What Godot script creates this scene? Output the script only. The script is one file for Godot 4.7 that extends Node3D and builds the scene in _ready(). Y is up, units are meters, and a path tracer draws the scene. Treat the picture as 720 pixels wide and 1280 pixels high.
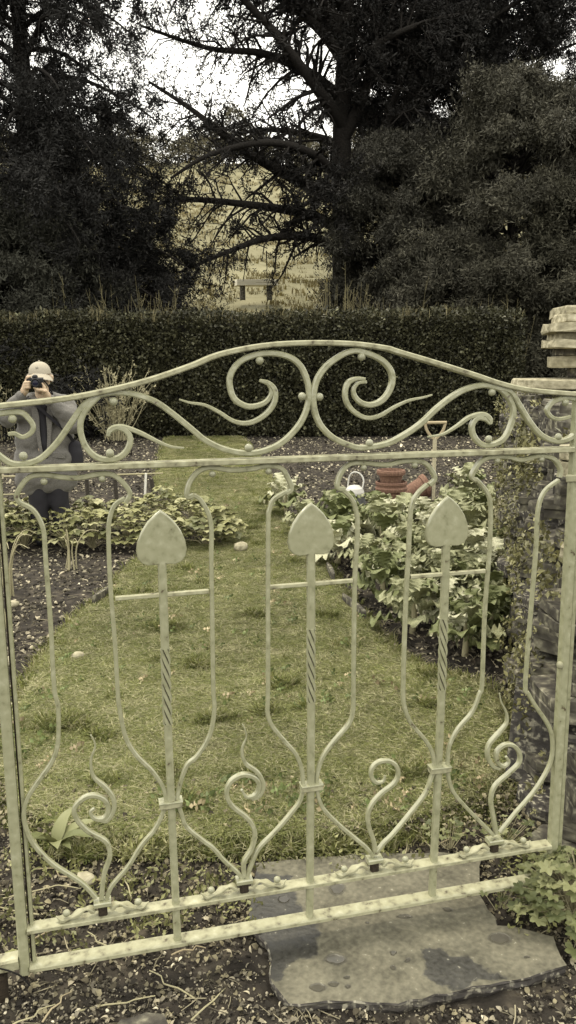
extends Node3D
# A wrought iron garden gate, the garden behind it, its keeper with a camera, the hedge and the conifers.

var rng := RandomNumberGenerator.new()
var M := {}
var unit_ball: SphereMesh
var hill_noise := FastNoiseLite.new()
var soil_noise := FastNoiseLite.new()
var lump_noise := FastNoiseLite.new()


# Collects triangles with normals given per corner and turns each one to face along them.
class MB:
	var v := PackedVector3Array()
	var n := PackedVector3Array()
	var c := PackedColorArray()
	var uv := PackedVector2Array()
	var ix := PackedInt32Array()

	func vert(p: Vector3, nn: Vector3, col := Color.WHITE, u := Vector2.ZERO) -> int:
		v.append(p)
		n.append(nn)
		c.append(col)
		uv.append(u)
		return v.size() - 1

	func tri(a: int, b: int, d: int) -> void:
		var fn := (v[b] - v[a]).cross(v[d] - v[a])
		if fn.dot(n[a] + n[b] + n[d]) > 0.0:
			ix.append(a); ix.append(d); ix.append(b)
		else:
			ix.append(a); ix.append(b); ix.append(d)

	func quad(a: int, b: int, d: int, e: int) -> void:
		tri(a, b, d)
		tri(a, d, e)

	# a flat triangle that faces away from a point inside
	func flat_tri(p: Vector3, q: Vector3, r: Vector3, inside: Vector3, col := Color.WHITE) -> void:
		var fn := (q - p).cross(r - p).normalized()
		if fn.dot((p + q + r) / 3.0 - inside) < 0.0:
			fn = -fn
		tri(vert(p, fn, col), vert(q, fn, col), vert(r, fn, col))

	func smooth() -> void:
		var s := PackedVector3Array()
		s.resize(v.size())
		for k in range(0, ix.size(), 3):
			var fn := (v[ix[k + 2]] - v[ix[k]]).cross(v[ix[k + 1]] - v[ix[k]])
			s[ix[k]] += fn
			s[ix[k + 1]] += fn
			s[ix[k + 2]] += fn
		for k in v.size():
			n[k] = s[k].normalized() if s[k].length() > 1e-12 else Vector3.UP

	func done(colored := false) -> ArrayMesh:
		var a := []
		a.resize(Mesh.ARRAY_MAX)
		a[Mesh.ARRAY_VERTEX] = v
		a[Mesh.ARRAY_NORMAL] = n
		a[Mesh.ARRAY_TEX_UV] = uv
		if colored:
			a[Mesh.ARRAY_COLOR] = c
		a[Mesh.ARRAY_INDEX] = ix
		var m := ArrayMesh.new()
		m.add_surface_from_arrays(Mesh.PRIMITIVE_TRIANGLES, a)
		return m


# ---------------------------------------------------------------- nodes
func numbered(called: String, parent: Node) -> String:
	if not parent.has_node(called):
		return called
	var k := 1
	if parent.has_meta("_n_" + called):
		k = parent.get_meta("_n_" + called) + 1
	parent.set_meta("_n_" + called, k)
	return "%s_%03d" % [called, k]


func tag(o: Node, label: String, category: String, group := "", kind := "") -> Node:
	if label: o.set_meta("label", label)
	if category: o.set_meta("category", category)
	if group: o.set_meta("group", group)
	if kind: o.set_meta("kind", kind)
	return o


func thing(called: String, label: String, category: String, at := Vector3.ZERO, turn := 0.0, group := "") -> Node3D:
	var o := Node3D.new()
	o.name = numbered(called, self)
	add_child(o, true)
	o.position = at
	o.rotation.y = turn
	tag(o, label, category, group)
	return o


func part(called: String, m: Mesh, material: Material, parent: Node) -> MeshInstance3D:
	var o := MeshInstance3D.new()
	o.name = numbered(called, parent)
	o.mesh = m
	o.material_override = material
	parent.add_child(o, true)
	return o


func scatter(called: String, m: Mesh, material: Material, places: Array, colors: Array, parent: Node) -> MultiMeshInstance3D:
	var mm := MultiMesh.new()
	mm.transform_format = MultiMesh.TRANSFORM_3D
	mm.use_colors = colors.size() > 0
	mm.mesh = m
	mm.instance_count = places.size()
	for k in places.size():
		mm.set_instance_transform(k, places[k])
		if colors.size() > 0:
			mm.set_instance_color(k, colors[k])
	var o := MultiMeshInstance3D.new()
	o.name = numbered(called, parent)
	o.multimesh = mm
	o.material_override = material
	parent.add_child(o, true)
	o.set_meta("kind", "stuff")
	return o


# ---------------------------------------------------------------- materials
func paint(r: float, g: float, b: float, rough := 0.85, tinted := false) -> StandardMaterial3D:
	var m := StandardMaterial3D.new()
	m.albedo_color = Color(r, g, b).linear_to_srgb()
	m.roughness = rough
	m.metallic_specular = 0.35
	m.vertex_color_use_as_albedo = tinted
	return m


func noise_tex(seed_: int, freq: float, stops: Array, size := 512, octaves := 5, kind := FastNoiseLite.TYPE_SIMPLEX_SMOOTH) -> NoiseTexture2D:
	var f := FastNoiseLite.new()
	f.seed = seed_
	f.frequency = freq
	f.noise_type = kind
	f.fractal_octaves = octaves
	var t := NoiseTexture2D.new()
	t.noise = f
	t.width = size
	t.height = size
	t.seamless = true
	if stops.size() > 0:
		var g := Gradient.new()
		var at := PackedFloat32Array()
		var cols := PackedColorArray()
		for s in stops:
			at.append(s[0])
			cols.append(Color(s[1], s[2], s[3]).linear_to_srgb())
		g.offsets = at
		g.colors = cols
		t.color_ramp = g
	return t


func textured(tex: Texture2D, scale_: float, rough: float, bump: Texture2D = null, bump_cm := 0.0, world := true) -> StandardMaterial3D:
	var m := StandardMaterial3D.new()
	m.albedo_texture = tex
	m.roughness = rough
	m.metallic_specular = 0.35
	m.uv1_triplanar = true
	m.uv1_world_triplanar = world
	m.uv1_scale = Vector3.ONE * scale_
	if bump:
		m.heightmap_enabled = true
		m.heightmap_texture = bump
		m.heightmap_scale = bump_cm
	return m


# ---------------------------------------------------------------- shapes
func flat_points(a: Array, z := 0.0) -> Array:
	var out := []
	for k in range(0, a.size(), 2):
		out.append(Vector3(a[k], a[k + 1], z))
	return out


func spline(p: Array, per := 5) -> Array:
	var out := []
	for i in p.size() - 1:
		var a: Vector3 = p[maxi(i - 1, 0)]
		var b: Vector3 = p[i]
		var c: Vector3 = p[i + 1]
		var d: Vector3 = p[mini(i + 2, p.size() - 1)]
		for k in per:
			var t := float(k) / per
			out.append(b.cubic_interpolate(c, a, d, t))
	out.append(p[-1])
	return out


# A bar of chamfered rectangular section along a path; up is the way its depth points.
func sweep(mb: MB, pts: Array, up: Vector3, w: float, d: float, scales := [], twist := [], chamfer := 0.2, concave := false) -> void:
	var c := minf(w, d) * chamfer
	var hw := w / 2.0
	var hd := d / 2.0
	var prof := [Vector2(hw, -hd + c), Vector2(hw, hd - c), Vector2(hw - c, hd), Vector2(-hw + c, hd), Vector2(-hw, hd - c), Vector2(-hw, -hd + c), Vector2(-hw + c, -hd), Vector2(hw - c, -hd)]
	if concave:
		prof = []
		for q in 28:
			var a := TAU * q / 28.0
			var rr := 0.45 + 0.55 * pow(absf(cos(2.0 * a)), 0.75)
			prof.append(Vector2(cos(a) * hw * rr, sin(a) * hd * rr))
	var np := prof.size()
	var rings := []
	for i in pts.size():
		var t: Vector3 = (pts[mini(i + 1, pts.size() - 1)] - pts[maxi(i - 1, 0)]).normalized()
		var side := up.cross(t).normalized()
		var u := t.cross(side).normalized()
		if twist.size() > 0:
			side = side.rotated(t, twist[i])
			u = u.rotated(t, twist[i])
		var s: float = scales[i] if scales.size() > 0 else 1.0
		var ring := []
		for p in prof:
			ring.append(pts[i] + (side * p.x + u * p.y) * s)
		rings.append([ring, side, u])
	for k in np:
		var e: Vector2 = prof[(k + 1) % np] - prof[k]
		var nn := Vector2(e.y, -e.x).normalized()
		var first := mb.v.size()
		for i in pts.size():
			var r = rings[i]
			var nv: Vector3 = r[1] * nn.x + r[2] * nn.y
			mb.vert(r[0][k], nv)
			mb.vert(r[0][(k + 1) % np], nv)
		for i in pts.size() - 1:
			var a := first + i * 2
			mb.quad(a, a + 1, a + 3, a + 2)
	for e in [0, pts.size() - 1]:
		var mid: Vector3 = pts[e]
		var other: Vector3 = pts[1] if e == 0 else pts[e - 1]
		for k in np:
			mb.flat_tri(rings[e][0][k], rings[e][0][(k + 1) % np], mid, other)


func box_bar(a: Vector3, b: Vector3, up: Vector3, w: float, d: float, chamfer := 0.15) -> ArrayMesh:
	var mb := MB.new()
	sweep(mb, [a, a.lerp(b, 0.5), b], up, w, d, [], [], chamfer)
	return mb.done()


func tube(mb: MB, pts: Array, radii: Array, sides := 6, col := Color.WHITE) -> void:
	var t: Vector3 = (pts[1] - pts[0]).normalized()
	var s := t.cross(Vector3.UP if absf(t.y) < 0.9 else Vector3.RIGHT).normalized()
	var first := mb.v.size()
	for i in pts.size():
		t = (pts[mini(i + 1, pts.size() - 1)] - pts[maxi(i - 1, 0)]).normalized()
		s = (s - t * s.dot(t)).normalized()
		var u := t.cross(s)
		for k in sides:
			var a := TAU * k / sides
			var nv := s * cos(a) + u * sin(a)
			mb.vert(pts[i] + nv * radii[i], nv, col)
	for i in pts.size() - 1:
		for k in sides:
			var a := first + i * sides + k
			var b := first + i * sides + (k + 1) % sides
			mb.quad(a, b, b + sides, a + sides)
	var cap := mb.vert(pts[-1], t, col)
	for k in sides:
		mb.tri(first + (pts.size() - 1) * sides + k, first + (pts.size() - 1) * sides + (k + 1) % sides, cap)


func taper(n: int, r0: float, r1: float, power := 1.0) -> Array:
	var out := []
	for i in n:
		out.append(lerpf(r0, r1, pow(float(i) / maxi(n - 1, 1), power)))
	return out


func lathe(profile: Array, sides := 24) -> ArrayMesh:
	var mb := MB.new()
	for j in profile.size() - 1:
		var p: Vector2 = profile[j]
		var q: Vector2 = profile[j + 1]
		var e := (q - p).normalized()
		var first := mb.v.size()
		for k in sides + 1:
			var a := TAU * k / sides
			var dir := Vector3(cos(a), 0, sin(a))
			var nv := dir * e.y + Vector3.UP * -e.x
			mb.vert(dir * p.x + Vector3.UP * p.y, nv)
			mb.vert(dir * q.x + Vector3.UP * q.y, nv)
		for k in sides:
			var a := first + k * 2
			mb.quad(a, a + 1, a + 3, a + 2)
	return mb.done()


# A split slate: an irregular outline in two or three strata, each a little out of line with the next.
func slate(size: Vector3, seed_: int, corners := 9, layers := 2) -> ArrayMesh:
	var r := RandomNumberGenerator.new()
	r.seed = seed_
	var mb := MB.new()
	var base := []
	for k in corners:
		var a := TAU * (k + r.randf_range(-0.3, 0.3)) / corners
		var ca := cos(a)
		var sa := sin(a)
		var q := pow(pow(absf(ca), 4.0) + pow(absf(sa), 4.0), -0.25) * r.randf_range(0.86, 1.02)
		base.append(Vector2(ca * q * size.x * 0.5, sa * q * size.z * 0.5))
	var levels := []
	var y := 0.0
	for l in layers:
		var th := size.y / layers * r.randf_range(0.9, 1.1)
		var slip := 0.07 if layers > 3 else 0.03
		var sh := Vector2(r.randf_range(-slip, slip) * size.x, r.randf_range(-slip, slip) * size.z)
		var rings := []
		for e in [[0.0, 0.985], [0.1, 1.0], [0.88, 0.995], [1.0, 0.975]]:
			var ring := []
			for k in corners:
				var p: Vector2 = base[k] * e[1] * r.randf_range(0.985, 1.01) + sh
				ring.append(Vector3(p.x, y + th * e[0] + r.randf_range(-0.05, 0.05) * size.y, p.y))
			rings.append(ring)
		levels.append(rings)
		y += th
	for rings in levels:
		var inside: Vector3 = (rings[0][0] + rings[3][corners / 2]) * 0.5
		inside = Vector3(0, (rings[0][0].y + rings[3][0].y) * 0.5, 0)
		for j in 3:
			for k in corners:
				var a: Vector3 = rings[j][k]
				var b: Vector3 = rings[j][(k + 1) % corners]
				var c: Vector3 = rings[j + 1][(k + 1) % corners]
				var d: Vector3 = rings[j + 1][k]
				mb.flat_tri(a, b, c, inside)
				mb.flat_tri(a, c, d, inside)
		for k in corners:
			mb.flat_tri(rings[3][k], rings[3][(k + 1) % corners], Vector3(0, rings[3][0].y, 0), inside)
			mb.flat_tri(rings[0][k], rings[0][(k + 1) % corners], Vector3(0, rings[0][0].y, 0), inside)
	return mb.done()


# A rounded stone or clod.
func pebble(size: Vector3, seed_: int, rings := 5, sides := 7, rough := 0.25) -> ArrayMesh:
	var r := RandomNumberGenerator.new()
	r.seed = seed_
	var mb := MB.new()
	var top := mb.vert(Vector3(0, size.y * 0.5, 0), Vector3.UP)
	for j in range(1, rings):
		var b := PI * j / rings
		for k in sides:
			var a := TAU * (k + 0.5 * (j % 2)) / sides
			var q := r.randf_range(1.0 - rough, 1.0)
			mb.vert(Vector3(cos(a) * sin(b) * size.x, cos(b) * size.y, sin(a) * sin(b) * size.z) * 0.5 * q, Vector3(cos(a) * sin(b), cos(b), sin(a) * sin(b)))
	var bottom := mb.vert(Vector3(0, -size.y * 0.5, 0), Vector3.DOWN)
	for k in sides:
		mb.tri(top, 1 + k, 1 + (k + 1) % sides)
		mb.tri(bottom, 1 + (rings - 2) * sides + k, 1 + (rings - 2) * sides + (k + 1) % sides)
	for j in rings - 2:
		for k in sides:
			var a := 1 + j * sides + k
			var b := 1 + j * sides + (k + 1) % sides
			mb.quad(a, b, b + sides, a + sides)
	mb.smooth()
	return mb.done()


# A leaf along +z with its stalk at the origin: trough across, arch along, frilled margin.
func leaf(length: float, width: float, arch: float, trough: float, frill: float, waves: float, seed_: int, nl := 7, ns := 4, blunt := 0.7) -> ArrayMesh:
	var r := RandomNumberGenerator.new()
	r.seed = seed_
	var mb := MB.new()
	var ph := r.randf() * TAU
	for i in nl + 1:
		var t := float(i) / nl
		var w := width * 0.5 * pow(maxf(sin(PI * pow(t, blunt)), 0.0), 0.62) + 0.004 * length
		if blunt > 5.0:
			w = width * 0.5 * (pow(sin(PI * 0.5 * t / 0.64), 0.9) if t < 0.64 else sqrt(maxf(1.0 - pow((t - 0.64) / 0.365, 2.0), 0.0))) + 0.006 * length
		for j in ns + 1:
			var s := float(j) / ns * 2.0 - 1.0
			var edge := absf(s)
			var fr := frill * width * edge * edge * sin(t * waves + ph + (2.0 if s > 0 else 0.0)) + r.randf_range(-1, 1) * frill * width * 0.25 * edge
			var wob := 1.0 + frill * 0.7 * edge * sin(t * waves * 1.35 + ph * 1.7 + s)
			mb.vert(Vector3(s * w * wob, arch * length * (t * 1.5 - t * t * 1.7) + trough * w * edge + fr, t * length * (1.0 - 0.12 * absf(arch) * t)), Vector3.UP, Color.WHITE, Vector2(s * 0.5 + 0.5, t))
	for i in nl:
		for j in ns:
			var a := i * (ns + 1) + j
			mb.quad(a, a + 1, a + ns + 2, a + ns + 1)
	mb.smooth()
	return mb.done()


# A round leaf with pointed lobes and a notch at the stalk, cupped.
func lobed_leaf(radius: float, lobes: int, seed_: int) -> ArrayMesh:
	var r := RandomNumberGenerator.new()
	r.seed = seed_
	var mb := MB.new()
	var mid := mb.vert(Vector3(0, 0, radius * 0.2), Vector3.UP)
	var steps := lobes * 4
	var rim := []
	var half := []
	for k in steps + 1:
		var a := lerpf(-2.65, 2.65, float(k) / steps)
		var ph := fmod(float(k), 4.0) / 4.0
		var q := 0.66 + 0.34 * pow(absf(sin(PI * (ph))), 0.7)
		q *= 1.0 - 0.12 * absf(a) / 2.65 + r.randf_range(-0.05, 0.05) - (0.10 if k % 2 == 1 else 0.0)
		var cup := 0.10 * radius * sin(a * lobes * 0.9) + 0.12 * radius
		rim.append(mb.vert(Vector3(sin(a) * q * radius, cup - 0.1 * radius * q * q, cos(a) * q * radius + radius * 0.2), Vector3.UP))
		half.append(mb.vert(Vector3(sin(a) * q * radius * 0.5, 0.05 * radius * (1.0 if k % 4 == 2 else -0.4), cos(a) * q * radius * 0.5 + radius * 0.2), Vector3.UP))
	for k in steps:
		mb.tri(mid, half[k], half[k + 1])
		mb.quad(half[k], rim[k], rim[k + 1], half[k + 1])
	mb.smooth()
	return mb.done()


# A tuft of narrow blades that grow up from the origin.
func tuft(blades: int, height: float, width: float, lean: float, spread: float, seed_: int, segs := 3) -> ArrayMesh:
	var r := RandomNumberGenerator.new()
	r.seed = seed_
	var mb := MB.new()
	for b in blades:
		var a := r.randf() * TAU
		var h := height * r.randf_range(0.55, 1.0)
		var out := Vector3(cos(a), 0, sin(a))
		var l := lean * r.randf_range(0.2, 1.0) * h
		var o := Vector3(r.randf_range(-1, 1), 0, r.randf_range(-1, 1)) * spread
		var side := out.cross(Vector3.UP).rotated(Vector3.UP, r.randf_range(-0.8, 0.8))
		var prev := []
		for i in segs + 1:
			var t := float(i) / segs
			var p := o + out * l * t * t + Vector3.UP * h * (t - 0.25 * lean * t * t)
			var w := width * 0.5 * (1.0 - t * t * 0.9)
			var nn := (Vector3.UP * 0.4 + out).normalized()
			var now := [mb.vert(p - side * w, nn), mb.vert(p + side * w, nn)]
			if i > 0:
				mb.quad(prev[0], prev[1], now[1], now[0])
			prev = now
	return mb.done()


# A spray of small leaves round a twig along +z: yew, spruce, hedge and larch differ in count and size.
func spray(count: int, reach: float, fan: float, leaf_len: float, leaf_wid: float, droop: float, seed_: int, fold := 0.0) -> ArrayMesh:
	var r := RandomNumberGenerator.new()
	r.seed = seed_
	var mb := MB.new()
	for k in count:
		var t := r.randf()
		var a := r.randf() * TAU
		var base := Vector3(r.randf_range(-1, 1) * fan * 0.4, r.randf_range(-1, 1) * fan * 0.4 - droop * t * t * reach, t * reach - reach * 0.3)
		var dir := Vector3(cos(a), sin(a) - droop, r.randf_range(0.1, 1.1)).normalized()
		var side := dir.cross(Vector3(r.randf_range(-1, 1), r.randf_range(-1, 1), r.randf_range(-1, 1))).normalized()
		var nn := side.cross(dir).normalized()
		var l := leaf_len * r.randf_range(0.6, 1.1)
		var w := leaf_wid * r.randf_range(0.7, 1.1) * 0.5
		var p0 := base
		var p1 := base + dir * l * 0.5
		var p2 := base + dir * l - Vector3.UP * droop * l * 0.3
		if fold > 0.0:
			var i0 := mb.vert(p0, nn)
			var i1 := mb.vert(p1 + side * w + nn * fold * w, (nn - side * fold).normalized())
			var i2 := mb.vert(p2, nn)
			var i3 := mb.vert(p1 - side * w + nn * fold * w, (nn + side * fold).normalized())
			mb.tri(i0, i1, i2)
			mb.tri(i0, i2, i3)
		else:
			var i0 := mb.vert(p0, nn)
			var i1 := mb.vert(p1 + side * w, nn)
			var i2 := mb.vert(p2, nn)
			var i3 := mb.vert(p1 - side * w, nn)
			mb.quad(i0, i1, i2, i3)
	return mb.done()


func facing(at: Vector3, dir: Vector3, roll: float, s: float) -> Transform3D:
	var z := dir.normalized()
	var x := Vector3.UP.cross(z)
	x = x.normalized() if x.length() > 0.01 else Vector3.RIGHT
	var b := Basis(x, z.cross(x), z).rotated(z, roll)
	return Transform3D(b.scaled(Vector3.ONE * s), at)


func ordinal(k: int) -> String:
	var tens := ["", "", "twenty", "thirty", "forty", "fifty"]
	var ones := ["first", "second", "third", "fourth", "fifth", "sixth", "seventh", "eighth", "ninth", "tenth", "eleventh", "twelfth", "thirteenth", "fourteenth", "fifteenth", "sixteenth", "seventeenth", "eighteenth", "nineteenth"]
	k += 1
	if k < 20: return ones[k - 1]
	if k % 10 == 0: return (tens[k / 10] as String).trim_suffix("y") + "ieth"
	return "%s %s" % [tens[k / 10], ones[k % 10 - 1]]


func rand_dir() -> Vector3:
	return Vector3(rng.randfn(), rng.randfn(), rng.randfn()).normalized()


# ---------------------------------------------------------------- terrain
func land(x: float, z: float) -> float:
	var d := -z - 18.0
	if d <= 0.0:
		return 0.0
	var h := 0.31 * d * smoothstep(0.0, 6.0, d)
	if d > 62.0:
		h = 0.31 * 62.0 + (d - 62.0) * 0.04
	return h + hill_noise.get_noise_2d(x, z) * minf(d * 0.06, 1.6)


func soil_height(x: float, z: float) -> float:
	var sink := 0.035 if x > -0.02 and x < 0.52 and z > -2.22 and z < -1.80 else 0.0
	return -0.035 - sink + soil_noise.get_noise_2d(x, z) * 0.02 + lump_noise.get_noise_2d(x, z) * 0.02


# ---------------------------------------------------------------- surface nets
# Bones are [a, b, radius at a, radius at b]; their distances join in a smooth minimum and the field is meshed.
func nets(bones: Array, cell: float, k: float, crease: FastNoiseLite = null, crease_depth := 0.0) -> MB:
	var lo := Vector3.ONE * 1e9
	var hi := -lo
	for b in bones:
		var r := maxf(b[2], b[3]) + cell * 3.0 + k
		lo = lo.min(b[0] - Vector3.ONE * r).min(b[1] - Vector3.ONE * r)
		hi = hi.max(b[0] + Vector3.ONE * r).max(b[1] + Vector3.ONE * r)
	var nx := int((hi.x - lo.x) / cell) + 2
	var ny := int((hi.y - lo.y) / cell) + 2
	var nz := int((hi.z - lo.z) / cell) + 2
	var f := PackedFloat32Array()
	f.resize(nx * ny * nz)
	for b in bones:
		var pa: Vector3 = b[0]
		var ab: Vector3 = b[1] - pa
		var ra: float = b[2]
		var rb: float = b[3]
		var flat: float = b[4] if b.size() > 4 else 1.0
		var l2 := maxf(ab.length_squared(), 1e-9)
		var m := maxf(ra, rb) + k * 3.0 + cell
		var p0 := ((pa.min(b[1]) - Vector3.ONE * m - lo) / cell).floor()
		var p1 := ((pa.max(b[1]) + Vector3.ONE * m - lo) / cell).ceil()
		for z in range(maxi(int(p0.z), 0), mini(int(p1.z) + 1, nz)):
			for y in range(maxi(int(p0.y), 0), mini(int(p1.y) + 1, ny)):
				for x in range(maxi(int(p0.x), 0), mini(int(p1.x) + 1, nx)):
					var q := lo + Vector3(x, y, z) * cell - pa
					var t := clampf(q.dot(ab) / l2, 0.0, 1.0)
					var w := q - ab * t
					w.z /= flat
					var d := w.length() - lerpf(ra, rb, t)
					if d < k * 4.0:
						f[(z * ny + y) * nx + x] += exp(-d / k)
	for i in f.size():
		f[i] = -k * log(maxf(f[i], 1e-9))
	if crease:
		for z in nz:
			for y in ny:
				for x in nx:
					var i := (z * ny + y) * nx + x
					if absf(f[i]) < crease_depth + cell * 2.0:
						var p := lo + Vector3(x, y, z) * cell
						f[i] += crease.get_noise_3dv(p) * crease_depth
	var mb := MB.new()
	var at := {}
	var corner := [0, 1, nx, nx + 1, nx * ny, nx * ny + 1, nx * ny + nx, nx * ny + nx + 1]
	var off := [Vector3(0, 0, 0), Vector3(1, 0, 0), Vector3(0, 1, 0), Vector3(1, 1, 0), Vector3(0, 0, 1), Vector3(1, 0, 1), Vector3(0, 1, 1), Vector3(1, 1, 1)]
	var edges := [[0, 1], [2, 3], [4, 5], [6, 7], [0, 2], [1, 3], [4, 6], [5, 7], [0, 4], [1, 5], [2, 6], [3, 7]]
	for z in nz - 1:
		for y in ny - 1:
			for x in nx - 1:
				var i := (z * ny + y) * nx + x
				var neg := 0
				for c in corner:
					if f[i + c] < 0.0:
						neg += 1
				if neg == 0 or neg == 8:
					continue
				var sum := Vector3.ZERO
				var cnt := 0
				for e in edges:
					var a := f[i + corner[e[0]]]
					var b := f[i + corner[e[1]]]
					if (a < 0.0) != (b < 0.0):
						sum += off[e[0]].lerp(off[e[1]], a / (a - b))
						cnt += 1
				var g := Vector3(f[i + 1] - f[i], f[i + nx] - f[i], f[i + nx * ny] - f[i])
				at[i] = mb.vert(lo + (Vector3(x, y, z) + sum / cnt) * cell, g.normalized())
	for i in at:
		var x: int = i % nx
		var y: int = (i / nx) % ny
		var z: int = i / (nx * ny)
		for ax in 3:
			var step: int = [1, nx, nx * ny][ax]
			if (f[i] < 0.0) == (f[i + step] < 0.0):
				continue
			var u: int = [nx, nx * ny, 1][ax]
			var w: int = [nx * ny, 1, nx][ax]
			if at.has(i - u) and at.has(i - w) and at.has(i - u - w):
				mb.quad(at[i], at[i - u], at[i - u - w], at[i - w])
	mb.smooth()
	return mb


# ================================================================ the scene
func _ready() -> void:
	rng.seed = 20240
	hill_noise.seed = 3
	hill_noise.frequency = 0.05
	soil_noise.seed = 5
	soil_noise.frequency = 1.6
	lump_noise.seed = 8
	lump_noise.frequency = 9.0

	# camera
	var cam := Camera3D.new()
	cam.name = "camera_view"
	cam.transform = Transform3D(Basis(Vector3(0.99997574, -0.00684725, 0.0012803), Vector3(0.00696592, 0.98294082, -0.18379016), Vector3(0.0, 0.18379462, 0.98296467)), Vector3(0, 1.5, 0))
	cam.fov = 64.21
	cam.near = 0.05
	cam.far = 600.0
	cam.current = true
	add_child(cam)

	# overcast daylight
	var sky_mat := ProceduralSkyMaterial.new()
	sky_mat.sky_top_color = Color(1.0, 0.975, 0.89).linear_to_srgb()
	sky_mat.sky_horizon_color = Color(0.78, 0.765, 0.71).linear_to_srgb()
	sky_mat.sky_curve = 0.4
	sky_mat.sky_energy_multiplier = 1.55
	sky_mat.ground_bottom_color = Color(0.05, 0.045, 0.03).linear_to_srgb()
	sky_mat.ground_horizon_color = Color(0.12, 0.11, 0.07).linear_to_srgb()
	sky_mat.sun_angle_max = 1.0
	var sky := Sky.new()
	sky.sky_material = sky_mat
	var env := Environment.new()
	env.background_mode = Environment.BG_SKY
	env.sky = sky
	env.background_energy_multiplier = 0.70
	env.tonemap_mode = Environment.TONE_MAPPER_LINEAR
	env.tonemap_exposure = 1.36
	env.sdfgi_enabled = true
	env.ssao_enabled = true
	env.ssil_enabled = true
	var we := WorldEnvironment.new()
	we.name = "daylight"
	we.environment = env
	add_child(we)
	var sun := DirectionalLight3D.new()
	sun.name = "sun"
	sun.light_energy = 0.5
	sun.light_color = Color(1.0, 0.96, 0.87)
	sun.light_angular_distance = 10.0
	sun.shadow_enabled = true
	sun.rotation = Vector3(deg_to_rad(-70), deg_to_rad(205), 0)
	add_child(sun)

	unit_ball = SphereMesh.new()
	unit_ball.radius = 0.5
	unit_ball.height = 1.0
	unit_ball.radial_segments = 14
	unit_ball.rings = 8

	make_materials()
	make_ground()
	make_lawn()
	make_hedge()
	make_wall()
	make_hill_trees()
	make_trees()
	make_gate()
	make_flagstone()
	make_person()
	make_pots()
	make_left_bed()
	make_right_bed()
	make_dry_canes()
	make_foreground()


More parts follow.
